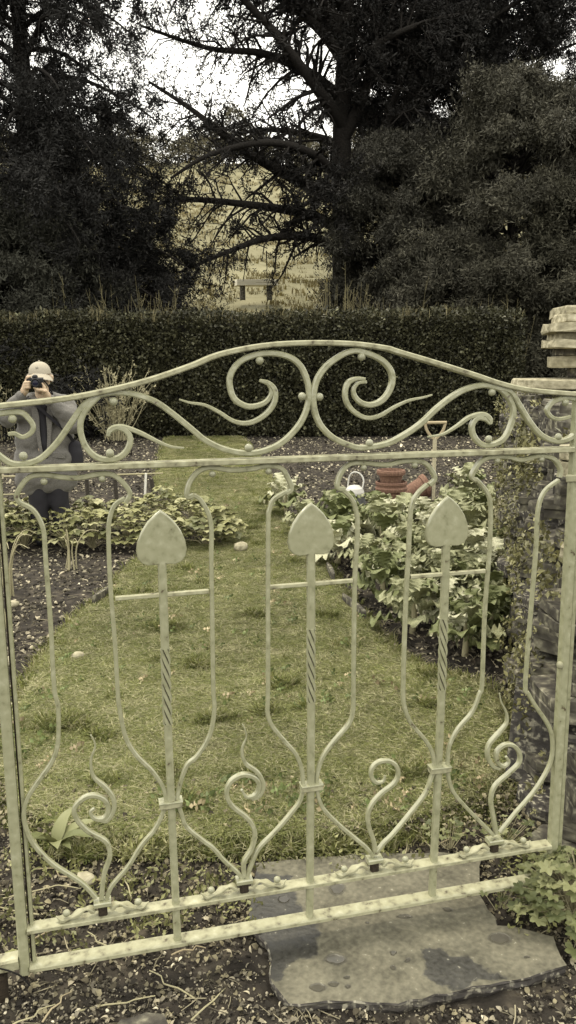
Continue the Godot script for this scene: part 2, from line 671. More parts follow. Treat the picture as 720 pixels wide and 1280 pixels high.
func make_materials() -> void:
	var fine := noise_tex(11, 0.03, [], 512, 5)
	M.paint = textured(noise_tex(21, 0.022, [[0.0, 0.06, 0.045, 0.03], [0.10, 0.11, 0.09, 0.055], [0.125, 0.215, 0.214, 0.128], [0.35, 0.28, 0.279, 0.172], [0.65, 0.31, 0.308, 0.196], [1.0, 0.39, 0.388, 0.268]], 512, 6), 2.3, 0.25, fine, 0.05, false)
	M.paint.metallic_specular = 0.75
	M.worn_lit = textured(noise_tex(22, 0.02, [[0.0, 0.045, 0.036, 0.025], [0.10, 0.10, 0.085, 0.055], [0.19, 0.22, 0.21, 0.135], [0.42, 0.32, 0.31, 0.20], [0.7, 0.37, 0.362, 0.24], [1.0, 0.47, 0.46, 0.34]], 512, 6), 2.6, 0.36, fine, 0.08, false)  # weathered rail paint, also lightened to suggest bright lit top edges
	M.painted_shade = paint(0.05, 0.046, 0.028, 0.9)  # dark colour for the shade painted into the twist grooves
	M.rust = textured(noise_tex(23, 0.05, [[0.0, 0.015, 0.012, 0.008], [1.0, 0.06, 0.045, 0.03]]), 5.0, 0.9)
	M.soil = textured(noise_tex(31, 0.02, [[0.0, 0.012, 0.010, 0.008], [0.5, 0.032, 0.027, 0.021], [0.75, 0.06, 0.051, 0.038], [1.0, 0.13, 0.11, 0.08]]), 0.9, 0.95, fine, 1.2)
	M.turf = textured(noise_tex(32, 0.015, [[0.0, 0.07, 0.07, 0.025], [0.4, 0.13, 0.13, 0.045], [0.7, 0.18, 0.175, 0.065], [1.0, 0.26, 0.24, 0.11]]), 0.8, 0.95, fine, 1.0)
	M.field = textured(noise_tex(33, 0.01, [[0.0, 0.125, 0.115, 0.064], [0.5, 0.195, 0.18, 0.105], [1.0, 0.29, 0.265, 0.158]]), 0.06, 0.95, fine, 6.0)
	M.slate = textured(noise_tex(34, 0.03, [[0.0, 0.025, 0.022, 0.019], [0.38, 0.06, 0.054, 0.044], [0.58, 0.10, 0.092, 0.07], [0.72, 0.2, 0.187, 0.135], [1.0, 0.50, 0.47, 0.35]], 512, 6), 1.1, 0.8, fine, 0.6)
	M.slate_pale = textured(noise_tex(35, 0.03, [[0.0, 0.12, 0.105, 0.07], [0.4, 0.28, 0.255, 0.17], [0.7, 0.42, 0.385, 0.27], [1.0, 0.6, 0.56, 0.42]], 512, 6), 1.1, 0.8, fine, 0.8)
	M.slate_dark = textured(noise_tex(36, 0.035, [[0.0, 0.022, 0.020, 0.019], [0.5, 0.05, 0.045, 0.04], [0.66, 0.085, 0.077, 0.064], [0.70, 0.34, 0.32, 0.24], [1.0, 0.5, 0.47, 0.36]], 512, 6), 1.6, 0.7, fine, 0.5)
	M.bark = textured(noise_tex(37, 0.03, [[0.0, 0.007, 0.006, 0.005], [1.0, 0.028, 0.024, 0.02]]), 1.0, 0.95, fine, 2.0)
	M.grass = paint(1, 1, 1, 0.7, true)
	M.grass.backlight_enabled = true
	M.grass.backlight = Color(0.6, 0.6, 0.4)
	M.leaf = paint(1, 1, 1, 0.42, true)
	M.leaf.backlight_enabled = true
	M.leaf.backlight = Color(0.25, 0.25, 0.2)
	M.needle = paint(1, 1, 1, 0.75, true)
	M.litter = paint(1, 1, 1, 0.85, true)
	M.kale = textured(noise_tex(41, 0.03, [[0.0, 0.12, 0.13, 0.065], [0.5, 0.28, 0.285, 0.16], [1.0, 0.46, 0.455, 0.29]]), 6.0, 0.55, fine, 0.3, false)
	M.kale_dark = textured(noise_tex(42, 0.03, [[0.0, 0.09, 0.105, 0.04], [1.0, 0.21, 0.225, 0.10]]), 6.0, 0.5, fine, 0.3, false)
	M.kale_pale = textured(noise_tex(43, 0.03, [[0.0, 0.24, 0.24, 0.15], [0.5, 0.46, 0.455, 0.31], [1.0, 0.66, 0.64, 0.47]]), 6.0, 0.55, fine, 0.3, false)
	for m in [M.kale, M.kale_dark, M.kale_pale]:
		m.backlight_enabled = true
		m.backlight = Color(0.2, 0.2, 0.15)
	M.stalk = paint(0.34, 0.31, 0.19, 0.8)
	M.cane = paint(0.36, 0.30, 0.19, 0.85)


func make_ground() -> void:
	var mb := MB.new()
	var xs := []
	var zs := []
	var x := -34.0
	while x <= 34.0:
		xs.append(x)
		x += 0.04 + 0.9 * smoothstep(1.5, 10.0, absf(x)) if absf(x) > 1.5 else 0.05
	var z := 6.0
	while z > -18.0:
		zs.append(z)
		z -= 0.04 if z < -1.0 and z > -5.0 else (0.12 if z <= -5.0 else 0.5)
	zs.append(-18.0)
	for zz in zs:
		for xx in xs:
			mb.vert(Vector3(xx, soil_height(xx, zz), zz), Vector3.UP)
	var w := xs.size()
	for j in zs.size() - 1:
		for i in w - 1:
			mb.quad(j * w + i, j * w + i + 1, (j + 1) * w + i + 1, (j + 1) * w + i)
	mb.smooth()
	tag(part("ground", mb.done(), M.soil, self), "dark brown garden soil of the beds on both sides of the lawn path", "soil", "", "structure")
	var hb := MB.new()
	xs = []
	for k in 121:
		xs.append((k - 60) * 4.0)
	zs = []
	for k in 90:
		zs.append(-17.9 - 1.2 * k - 0.022 * k * k)
	for zz in zs:
		for xx in xs:
			hb.vert(Vector3(xx, land(xx, zz) - 0.04, zz), Vector3.UP)
	w = xs.size()
	for j in zs.size() - 1:
		for i in w - 1:
			hb.quad(j * w + i, j * w + i + 1, (j + 1) * w + i + 1, (j + 1) * w + i)
	hb.smooth()
	tag(part("hillside", hb.done(), M.field, self), "pale rough grass field that climbs the hill beyond the hedge", "field", "", "structure")
	# tussocks that give the field its grain
	var places := []
	var cols := []
	for k in 9000:
		var zz := -20.0 - pow(rng.randf(), 1.4) * 62.0
		var xx := rng.randf_range(-0.55, 0.5) * -zz
		places.append(Transform3D(Basis(Vector3.UP, rng.randf() * TAU).scaled(Vector3.ONE * rng.randf_range(0.5, 1.3)), Vector3(xx, land(xx, zz) - 0.06, zz)))
		var b := rng.randf_range(0.85, 1.2)
		cols.append(Color(0.255 * b, 0.215 * b, 0.12 * b))
	var g := scatter("field_grass", tuft(14, 0.28, 0.05, 0.8, 0.2, 77, 2), M.grass, places, cols, self)
	tag(g, "rough pale tussocks of grass over the hill field beyond the hedge", "grass")


func lawn_outline() -> PackedVector2Array:
	var left := [-1.07, -2.84, -1.16, -3.25, -1.27, -4.33, -1.21, -4.89, -1.17, -5.23, -1.16, -6.07, -0.86, -6.7, -0.52, -6.5, -0.5, -7.0, -0.92, -8.06, -1.58, -9.96, -2.15, -14.16, -2.38, -16.3]
	var right := [-0.94, -16.3, -0.53, -12.87, -0.23, -10.24, -0.13, -8.49, 0.03, -6.96, 0.26, -6.03, 0.32, -5.29, 0.47, -4.36, 0.54, -4.04, 0.66, -3.76, 0.9, -3.6, 0.93, -3.38, 0.83, -2.81, 0.67, -2.64, 0.42, -2.49, 0.1, -2.4, -0.29, -2.38, -0.68, -2.41, -0.91, -2.56]
	var out := PackedVector2Array()
	for a in [left, right]:
		for k in range(0, a.size(), 2):
			out.append(Vector2(a[k], a[k + 1]))
	return out


func make_lawn() -> void:
	var outline := lawn_outline()
	var mb := MB.new()
	var ti := Geometry2D.triangulate_polygon(outline)
	for p in outline:
		mb.vert(Vector3(p.x, 0.0, p.y), Vector3.UP)
	for k in range(0, ti.size(), 3):
		mb.tri(ti[k], ti[k + 1], ti[k + 2])
	for k in outline.size():
		var p := outline[k]
		var q := outline[(k + 1) % outline.size()]
		var e := (q - p).normalized()
		var nn := Vector3(-e.y, 0, e.x)
		if Geometry2D.is_point_in_polygon((p + q) * 0.5 + Vector2(nn.x, nn.z) * 0.02, outline):
			nn = -nn
		mb.quad(mb.vert(Vector3(p.x, 0, p.y), nn), mb.vert(Vector3(q.x, 0, q.y), nn), mb.vert(Vector3(q.x, -0.12, q.y), nn), mb.vert(Vector3(p.x, -0.12, p.y), nn))
	tag(part("lawn_path", mb.done(), M.turf, self), "mown grass path that runs from the gate to the hedge", "path", "", "structure")
	var kinds := [tuft(10, 0.042, 0.0048, 1.9, 0.024, 1), tuft(9, 0.036, 0.0045, 2.4, 0.026, 2), tuft(8, 0.062, 0.005, 1.2, 0.018, 3)]
	var places := [[], [], []]
	var cols := [[], [], []]
	var patch := FastNoiseLite.new()
	patch.seed = 4
	patch.frequency = 0.9
	var tries := 0
	var made := 0
	while made < 90000 and tries < 700000:
		tries += 1
		var d := 2.3 + pow(rng.randf(), 1.9) * 14.0
		var p := Vector2(rng.randf_range(-0.42, 0.36) * d, -d)
		var inside := Geometry2D.is_point_in_polygon(p, outline)
		var q := p + Vector2(rng.randf_range(-0.09, 0.09), rng.randf_range(-0.14, 0.14))
		if not inside and not Geometry2D.is_point_in_polygon(q, outline):
			continue
		made += 1
		var n := patch.get_noise_2dv(p)
		var n2 := patch.get_noise_2d(p.x * 2.6 + 31.0, p.y * 3.1)
		if n2 < -0.3 and rng.randf() < 0.35:
			continue
		if d < 2.95 and rng.randf() < smoothstep(2.95, 2.35, d) * 0.75:
			continue
		var long := n2 > 0.5 or not inside
		var k := 2 if long else (made % 2)
		var s := rng.randf_range(0.55, 0.95) * (1.0 + 0.2 * n) * (1.25 if long else 1.0) * (1.0 + 0.06 * (d - 2.0))
		places[k].append(Transform3D(Basis(Vector3.UP, rng.randf() * TAU).scaled(Vector3(s, s * rng.randf_range(0.8, 1.1), s)), Vector3(p.x, -0.004 if inside else -0.03, p.y)))
		var b := rng.randf_range(0.75, 1.25) * (1.0 + 0.3 * patch.get_noise_2d(p.x * 0.7 + 50.0, p.y * 0.7))
		var c := Color(0.31, 0.325, 0.12)
		if rng.randf() < 0.36 - 0.25 * n2:
			c = Color(0.55, 0.52, 0.305)
		elif rng.randf() < 0.3:
			c = Color(0.225, 0.255, 0.09)
		cols[k].append(Color(c.r * b, c.g * b, c.b * b))
	var lawn := thing("lawn_grass", "short green and straw coloured grass of the lawn path behind the gate", "grass")
	lawn.set_meta("kind", "stuff")
	var sprigs := []
	var sc := []
	for k in 1300:
		var d := 2.5 + pow(rng.randf(), 1.6) * 8.0
		var p := Vector2(rng.randf_range(-0.42, 0.36) * d, -d)
		if not Geometry2D.is_point_in_polygon(p, outline) or patch.get_noise_2d(p.x * 1.5 + 9.0, p.y * 1.5) < 0.0:
			continue
		sprigs.append(Transform3D(Basis(Vector3.UP, rng.randf() * TAU).scaled(Vector3.ONE * rng.randf_range(0.5, 1.2)), Vector3(p.x, 0.012, p.y)))
		var b := rng.randf_range(0.6, 1.3)
		sc.append(Color(0.15 * b, 0.185 * b, 0.07 * b) if rng.randf() < 0.7 else Color(0.4 * b, 0.33 * b, 0.2 * b))
	scatter("clover", spray(8, 0.03, 0.05, 0.022, 0.016, -0.2, 15, 0.25), M.leaf, sprigs, sc, lawn)
	for k in 3:
		scatter("blades", kinds[k], M.grass, places[k], cols[k], lawn)


func make_hedge() -> void:
	var hedge := thing("hedge", "long dense dark clipped hedge across the end of the garden", "hedge")
	var x0 := -9.5
	var x1 := 4.55
	var zf := -16.45
	var zb := -17.6
	var lump := FastNoiseLite.new()
	lump.seed = 17
	lump.frequency = 0.8
	# a woody core that light does not get through
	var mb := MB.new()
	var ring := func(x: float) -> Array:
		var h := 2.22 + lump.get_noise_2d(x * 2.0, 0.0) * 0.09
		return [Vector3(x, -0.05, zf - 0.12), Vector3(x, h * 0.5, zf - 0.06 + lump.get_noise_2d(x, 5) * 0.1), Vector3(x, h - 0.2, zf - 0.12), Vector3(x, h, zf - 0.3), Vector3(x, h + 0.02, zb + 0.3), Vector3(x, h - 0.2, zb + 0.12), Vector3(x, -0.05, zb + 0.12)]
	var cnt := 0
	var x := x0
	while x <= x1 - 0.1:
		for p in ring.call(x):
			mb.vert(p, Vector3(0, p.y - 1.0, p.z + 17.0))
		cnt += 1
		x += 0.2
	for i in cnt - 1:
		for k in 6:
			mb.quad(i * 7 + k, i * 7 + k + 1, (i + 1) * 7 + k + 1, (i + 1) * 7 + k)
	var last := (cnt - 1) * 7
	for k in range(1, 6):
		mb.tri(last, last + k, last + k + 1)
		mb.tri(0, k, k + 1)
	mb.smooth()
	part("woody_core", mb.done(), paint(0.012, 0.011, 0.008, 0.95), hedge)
	var sprig := [spray(9, 0.16, 0.16, 0.085, 0.045, 0.1, 5, 0.35), spray(8, 0.14, 0.18, 0.095, 0.05, 0.2, 6, 0.35)]
	for kind in 2:
		var places := []
		var cols := []
		for k in 8500:
			var xx := rng.randf_range(x0, x1)
			var h := 2.3 + lump.get_noise_2d(xx * 2.0, 0.0) * 0.09
			var p: Vector3
			var d: Vector3
			var f := rng.randf()
			if f < 0.68:
				p = Vector3(xx, rng.randf_range(0.02, h), zf + lump.get_noise_2d(xx, 5) * 0.1 + rng.randf_range(-0.1, 0.07))
				d = Vector3(rng.randf_range(-0.9, 0.9), rng.randf_range(-0.3, 0.9), 1.0)
			elif f < 0.93:
				p = Vector3(xx, h + rng.randf_range(-0.08, 0.06), rng.randf_range(zb, zf))
				d = Vector3(rng.randf_range(-1, 1), 1.0, rng.randf_range(-1, 1))
			else:
				p = Vector3(x1 + rng.randf_range(-0.12, 0.08), rng.randf_range(0.05, h), rng.randf_range(zb, zf))
				d = Vector3(1.0, rng.randf_range(-0.3, 0.8), rng.randf_range(-0.6, 0.6))
			places.append(facing(p, d, rng.randf() * TAU, rng.randf_range(0.7, 1.2)))
			var b := rng.randf_range(0.5, 1.4) * (0.9 + 0.5 * lump.get_noise_2d(xx * 3.0, p.y * 3.0))
			if rng.randf() < 0.13:
				b *= 2.3
			cols.append(Color(0.050 * b, 0.049 * b, 0.027 * b))
		scatter("leaves", sprig[kind], M.leaf, places, cols, hedge)
	# the dry shoots that stand out of the top
	var tips := []
	var tc := []
	for k in 2600:
		var xx := rng.randf_range(x0, x1 + 0.1)
		var h := 2.24 + lump.get_noise_2d(xx * 2.0, 0.0) * 0.09
		var dens := lump.get_noise_2d(xx * 1.3 + 40.0, 2.0)
		if dens < -0.25:
			continue
		var s := rng.randf_range(0.6, 1.25) * (1.0 + dens)
		tips.append(Transform3D(Basis(Vector3.UP, rng.randf() * TAU).scaled(Vector3.ONE * s), Vector3(xx, h, rng.randf_range(zb, zf - 0.02))))
		var b := rng.randf_range(0.6, 1.3)
		tc.append(Color(0.21 * b, 0.185 * b, 0.10 * b))
	scatter("dry_shoots", tuft(6, 0.22, 0.014, 0.5, 0.06, 9, 2), M.grass, tips, tc, hedge)


func make_wall() -> void:
	# a dry stone wall of slates on the right, from the gate post back into the garden
	var near := Vector3(0.80, 0, -2.28)
	var far := Vector3(1.72, 0, -6.6)
	var along := (far - near).normalized()
	var length := near.distance_to(far)
	var wall := thing("stone_wall", "rough dry stone wall of stacked slates along the right side of the garden", "wall", near, atan2(along.x, along.z))
	# in the wall's own axes z runs along it and x = -out is the garden side
	var core := MB.new()
	var shape := [Vector3(-0.12, 0, 0), Vector3(-0.16, 1.22, 0), Vector3(-0.60, 1.22, 0), Vector3(-0.66, 0, 0)]
	for e in 4:
		var p: Vector3 = shape[e]
		var q: Vector3 = shape[(e + 1) % 4]
		core.flat_tri(p + Vector3(0, 0, 0.08), q + Vector3(0, 0, 0.08), q + Vector3(0, 0, length - 0.1), Vector3(-0.4, 0.6, length / 2))
		core.flat_tri(p + Vector3(0, 0, 0.08), q + Vector3(0, 0, length - 0.1), p + Vector3(0, 0, length - 0.1), Vector3(-0.4, 0.6, length / 2))
	for zz in [0.08, length - 0.1]:
		core.flat_tri(shape[0] + Vector3(0, 0, zz), shape[1] + Vector3(0, 0, zz), shape[2] + Vector3(0, 0, zz), Vector3(-0.4, 0.6, length / 2))
		core.flat_tri(shape[0] + Vector3(0, 0, zz), shape[2] + Vector3(0, 0, zz), shape[3] + Vector3(0, 0, zz), Vector3(-0.4, 0.6, length / 2))
	part("earth_core", core.done(), M.soil, wall)
	var flip := -1.0
	var shapes := []
	for k in 14:
		shapes.append(slate(Vector3(1, 1, 1), 500 + k, 8 + k % 3, 2))
	var y := -0.04
	while y < 1.26:
		var h := rng.randf_range(0.05, 0.115)
		var zz := -0.05
		while zz < length:
			var l := rng.randf_range(0.16, 0.42)
			var depth := rng.randf_range(0.24, 0.36)
			var o := part("stone", shapes[rng.randi() % 14], M.slate if rng.randf() < 0.62 else (M.slate_pale if rng.randf() < 0.16 else M.slate_dark), wall)
			var sx := rng.randf_range(-0.085, 0.05) + 0.04 * y
			o.position = Vector3(flip * (sx + depth * 0.5), y + rng.randf_range(-0.012, 0.012), zz + l * 0.5)
			o.rotation = Vector3(rng.randf_range(-0.09, 0.09), rng.randf_range(-0.16, 0.16), rng.randf_range(-0.12, 0.10))
			o.scale = Vector3(depth, h * rng.randf_range(0.7, 0.95), l * rng.randf_range(0.84, 1.0))
			if zz < 0.1:
				o = part("stone", shapes[rng.randi() % 14], M.slate, wall)
				o.position = Vector3(flip * rng.randf_range(0.40, 0.52), y, 0.12 + rng.randf_range(-0.05, 0.04))
				o.rotation = Vector3(rng.randf_range(-0.05, 0.05), rng.randf_range(-0.16, 0.16), 0)
				o.scale = Vector3(rng.randf_range(0.3, 0.52), h * rng.randf_range(0.75, 0.95), 0.3)
			zz += l
		y += h
	# loose coping along the top
	var zz := 0.1
	while zz < length - 0.2:
		var l := rng.randf_range(0.3, 0.6)
		var o := part("coping_stone", shapes[rng.randi() % 14], M.slate if rng.randf() < 0.6 else M.slate_pale, wall)
		o.position = Vector3(flip * rng.randf_range(0.3, 0.42), 1.2 + rng.randf_range(0.0, 0.05), zz + l * 0.5)
		o.rotation = Vector3(rng.randf_range(-0.1, 0.1), rng.randf_range(-0.3, 0.3), rng.randf_range(-0.1, 0.1))
		o.scale = Vector3(rng.randf_range(0.4, 0.62), rng.randf_range(0.05, 0.09), l)
		zz += l
	# the flat slab that juts out over the wall and the pale block heaped on it
	for s in [[Vector3(1.66, 1.335, -4.5), Vector3(0.92, 0.055, 0.55), -0.1, 700, "pale", "cap_slab"], [Vector3(1.80, 1.395, -4.62), Vector3(0.5, 0.05, 0.4), 0.1, 701, "mid", "stone"], [Vector3(1.74, 1.445, -4.62), Vector3(0.56, 0.065, 0.42), 0.4, 702, "pale", "stone"], [Vector3(1.72, 1.51, -4.6), Vector3(0.5, 0.04, 0.4), -0.2, 703, "mid", "stone"], [Vector3(1.76, 1.55, -4.6), Vector3(0.72, 0.22, 0.6), 0.25, 704, "pale", "cap_block"], [Vector3(1.70, 1.28, -4.6), Vector3(0.5, 0.05, 0.5), 0.3, 705, "mid", "stone"]]:
		var o := part(s[5], slate(Vector3.ONE, s[3], 11, 5 if s[5] == "cap_block" else 1), M.slate_pale if s[4] == "pale" else M.slate, wall)
		o.position = wall.transform.affine_inverse() * s[0]
		o.rotation.y = -wall.rotation.y + s[2]
		o.scale = s[1]
	# moss, ivy and dead stalks in the joints
	var places := []
	var cols := []
	for k in 1500:
		var hy := rng.randf_range(0.1, 1.3)
		var p := wall.transform * Vector3(flip * (rng.randf_range(-0.09, -0.02) + 0.04 * hy), hy, rng.randf_range(0, length))
		if hy > 1.2:
			p = wall.transform * Vector3(flip * rng.randf_range(0.0, 0.6), 1.27, rng.randf_range(0, length))
		if lump_noise.get_noise_3d(p.x * 0.25, p.y * 0.25, p.z * 0.25) < 0.02:
			continue
		places.append(facing(wall.transform.affine_inverse() * p, Vector3(-flip, rng.randf_range(-0.4, 1.0), rng.randf_range(-0.7, 0.7)), rng.randf() * TAU, rng.randf_range(0.2, 0.55)))
		var b := rng.randf_range(0.4, 1.5)
		cols.append(Color(0.19 * b, 0.18 * b, 0.085 * b))
	scatter("moss_and_ivy", spray(10, 0.1, 0.16, 0.06, 0.032, 0.2, 8, 0.3), M.leaf, places, cols, wall)
	# a dark split slate that leans on the foot of the wall
	var lean := MB.new()
	var o2 := [Vector2(-0.06, 0.0), Vector2(0.10, 0.0), Vector2(0.15, 0.16), Vector2(0.12, 0.30), Vector2(0.02, 0.43), Vector2(-0.10, 0.46), Vector2(-0.13, 0.36), Vector2(-0.10, 0.2)]
	for k in 8:
		var p := Vector3(o2[k].x, o2[k].y, 0.0)
		var q := Vector3(o2[(k + 1) % 8].x, o2[(k + 1) % 8].y, 0.0)
		var dz := Vector3(0, 0, 0.022)
		var mid := Vector3(0, 0.22, 0)
		lean.flat_tri(p + dz, q + dz, mid + dz * 1.15, mid)
		lean.flat_tri(p - dz, q - dz, mid - dz, mid)
		lean.flat_tri(p + dz, q + dz, q - dz, mid)
		lean.flat_tri(p + dz, q - dz, p - dz, mid)
	var ls := part("leaning_slate", lean.done(), M.slate_dark, self)
	ls.position = Vector3(0.84, -0.02, -2.72)
	ls.rotation = Vector3(-0.22, -0.65, -0.18)
	tag(ls, "dark thin slate slab leaning on the foot of the stone wall", "slate slab")


func crown_cluster(kind: String, v: int) -> ArrayMesh:
	match kind:
		"yew": return spray(30, 0.46, 0.28, 0.125, 0.036, 0.35, 100 + v)
		"spruce": return spray(30, 0.60, 0.25, 0.155, 0.038, 0.6, 110 + v)
		"larch": return spray(14, 0.34, 0.2, 0.12, 0.036, 0.2, 120 + v)
	return spray(26, 0.9, 0.9, 0.30, 0.16, 0.1, 130 + v, 0.3)


func make_hill_trees() -> void:
	var shapes := [crown_cluster("hill", 0), crown_cluster("hill", 1)]
	var kinds := ["rounded grey green tree on the hill skyline", "low wide bush on the hill skyline", "taller thin tree on the hill skyline"]
	for k in 46:
		var x := -48.0 + 1.9 * k + rng.randf_range(-1, 1)
		var z := -82.0 + rng.randf_range(-5, 4)
		var kk := k % 3
		var h: float = [3.4, 2.6, 4.0][kk] * rng.randf_range(0.8, 1.2)
		var r: float = [2.1, 2.6, 1.6][kk] * rng.randf_range(0.8, 1.2)
		var t := thing("hill_tree", kinds[kk], "tree", Vector3(x, land(x, z) - 0.2, z), 0.0, "trees along the skyline of the hill")
		t.set_meta("label", "%s, %s tree from the left" % [kinds[kk], ordinal(k)])
		var mb := MB.new()
		tube(mb, [Vector3.ZERO, Vector3(0.1, h * 0.4, 0), Vector3(0, h * 0.8, 0.1)], [0.16, 0.12, 0.05], 6)
		part("trunk", mb.done(), M.bark, t)
		var places := []
		var cols := []
		for i in 150:
			var d := rand_dir()
			var q := pow(rng.randf(), 0.4) * rng.randf_range(0.75, 1.1)
			var p := Vector3(d.x * r, h * 0.58 + d.y * h * 0.45, d.z * r) * Vector3(q, 1, q)
			places.append(facing(p, d + Vector3.UP * 0.3, rng.randf() * TAU, rng.randf_range(0.5, 1.0)))
			var b := rng.randf_range(0.5, 1.4)
			cols.append(Color(0.13 * b, 0.118 * b, 0.078 * b))
		scatter("crown", shapes[k % 2], M.needle, places, cols, t)
	# a stone bench by the field
	var bench := thing("stone_bench", "weathered stone bench with a pale top beyond the hedge", "bench", Vector3(-1.0, land(-1.0, -29.0) + 0.22, -29.0), 0.08)
	var seat := part("seat", slate(Vector3(1.6, 0.2, 0.6), 900, 10, 2), paint(0.72, 0.68, 0.54, 0.9), bench)
	seat.position.y = 0.44
	for x in [-0.5, 0.42]:
		var leg := part("leg", slate(Vector3(0.2, 0.48, 0.36), 901, 8, 2), M.slate, bench)
		leg.position = Vector3(x, -0.02, 0)


# One limb with side branches and twigs; adds wood to mb and cluster places to out.
func grow(mb: MB, out: Array, path: Array, r0: float, r1: float, twig_len: float, every: float, density: float, droop: float, bare := 0.15) -> void:
	var pts := spline(path, 6)
	tube(mb, pts, taper(pts.size(), r0, r1, 0.8), 7)
	var walked := 0.0
	var total := 0.0
	for i in pts.size() - 1:
		total += pts[i].distance_to(pts[i + 1])
	var next := total * bare
	for i in pts.size() - 1:
		var seg: float = pts[i].distance_to(pts[i + 1])
		while next < walked + seg:
			var f := next / total
			var p: Vector3 = pts[i].lerp(pts[i + 1], (next - walked) / seg)
			var t: Vector3 = (pts[i + 1] - pts[i]).normalized()
			var side := t.cross(rand_dir()).normalized()
			var l := twig_len * rng.randf_range(0.5, 1.15) * (1.0 - 0.45 * f)
			var d := (side + t * rng.randf_range(0.2, 0.9) + Vector3.UP * rng.randf_range(-0.2, 0.3)).normalized()
			var e1 := p + d * l * 0.4 + Vector3.UP * rng.randf_range(-0.05, 0.1) * l
			var e2 := p + d * l * 0.75 + rand_dir() * l * 0.12 - Vector3.UP * droop * l * 0.2
			var e3 := p + d * l + rand_dir() * l * 0.15 - Vector3.UP * droop * l * 0.5
			var rr := lerpf(r0, r1, f) * 0.35
			tube(mb, [p, e1, e2, e3], [rr, rr * 0.7, rr * 0.5, 0.006], 4)
			for k in 5:
				var g := rng.randf_range(0.2, 0.95)
				var b0: Vector3 = p.lerp(e1, g * 2.0) if g < 0.5 else e1.lerp(e3, g * 2.0 - 1.0)
				var dd := (d + rand_dir() * 1.1 - Vector3.UP * droop * 0.6).normalized()
				var ll := l * rng.randf_range(0.25, 0.5)
				var b2 := b0 + dd * ll - Vector3.UP * droop * ll * 0.3
				tube(mb, [b0, b0.lerp(b2, 0.5) + rand_dir() * ll * 0.1, b2], [rr * 0.35 + 0.004, rr * 0.2 + 0.004, 0.004], 3)
				var c := density * 2.0
				while rng.randf() < c:
					c -= 1.0
					out.append([b0.lerp(b2, rng.randf_range(0.2, 1.1)), dd])
			var c2 := density * 3.0
			while rng.randf() < c2:
				c2 -= 1.0
				out.append([e1.lerp(e3, rng.randf_range(0.0, 1.0)), d])
			next += every * rng.randf_range(0.6, 1.4)
		walked += seg


func dress(kind: String, out: Array, col: Color, size: float, parent: Node, vary := 0.5) -> void:
	for v in 2:
		var places := []
		var cols := []
		for k in range(v, out.size(), 2):
			places.append(facing(out[k][0], out[k][1] + rand_dir() * 0.35, rng.randf() * TAU, size * rng.randf_range(0.65, 1.25)))
			var b := rng.randf_range(1.0 - vary, 1.0 + vary)
			cols.append(Color(col.r * b, col.g * b, col.b * b))
		scatter("crown", crown_cluster(kind, v), M.needle, places, cols, parent)


func yew(label: String, at: Vector3, h: float, r: float, boughs: int, per: int, col: Color, low := 0.02) -> void:
	var t := thing("yew_tree", label, "tree", at, 0.0)
	var mb := MB.new()
	tube(mb, [Vector3(0, -0.3, 0), Vector3(0.1, h * 0.4, 0), Vector3(0, h * 0.93, 0)], [0.22, 0.15, 0.03], 8)
	part("trunk", mb.done(), M.bark, t)
	var wood := MB.new()
	var out := []
	for k in boughs:
		var f := (k + rng.randf()) / boughs
		var y := h * lerpf(low, 0.97, f)
		var prof := pow(sin(PI * clampf(0.18 + 0.80 * f, 0, 1)), 0.75)
		var rr := r * prof * rng.randf_range(0.62, 1.18)
		var a := k * 2.399 + rng.randf_range(-0.4, 0.4)
		var dir := Vector3(cos(a), rng.randf_range(-0.05, 0.45), sin(a))
		var tip := Vector3(0, y, 0) + dir * rr
		tube(wood, [Vector3(0, maxf(y - 0.25, 0.0), 0), Vector3(0, y, 0).lerp(tip, 0.5), tip], [0.05, 0.03, 0.008], 4)
		for i in per:
			var g := pow(rng.randf(), 0.42)
			var p := Vector3(0, y, 0).lerp(tip, 0.45 + 0.58 * g)
			var wide := 0.16 + 0.36 * g
			var off := rand_dir() * wide * pow(rng.randf(), 0.6)
			off.y *= 0.75
			out.append([p + off - Vector3.UP * 0.22 * g, dir + off * 1.4 - Vector3.UP * 0.25])
	part("branches", wood.done(), M.bark, t).set_meta("kind", "stuff")
	dress("yew", out, col, 0.85, t, 0.45)


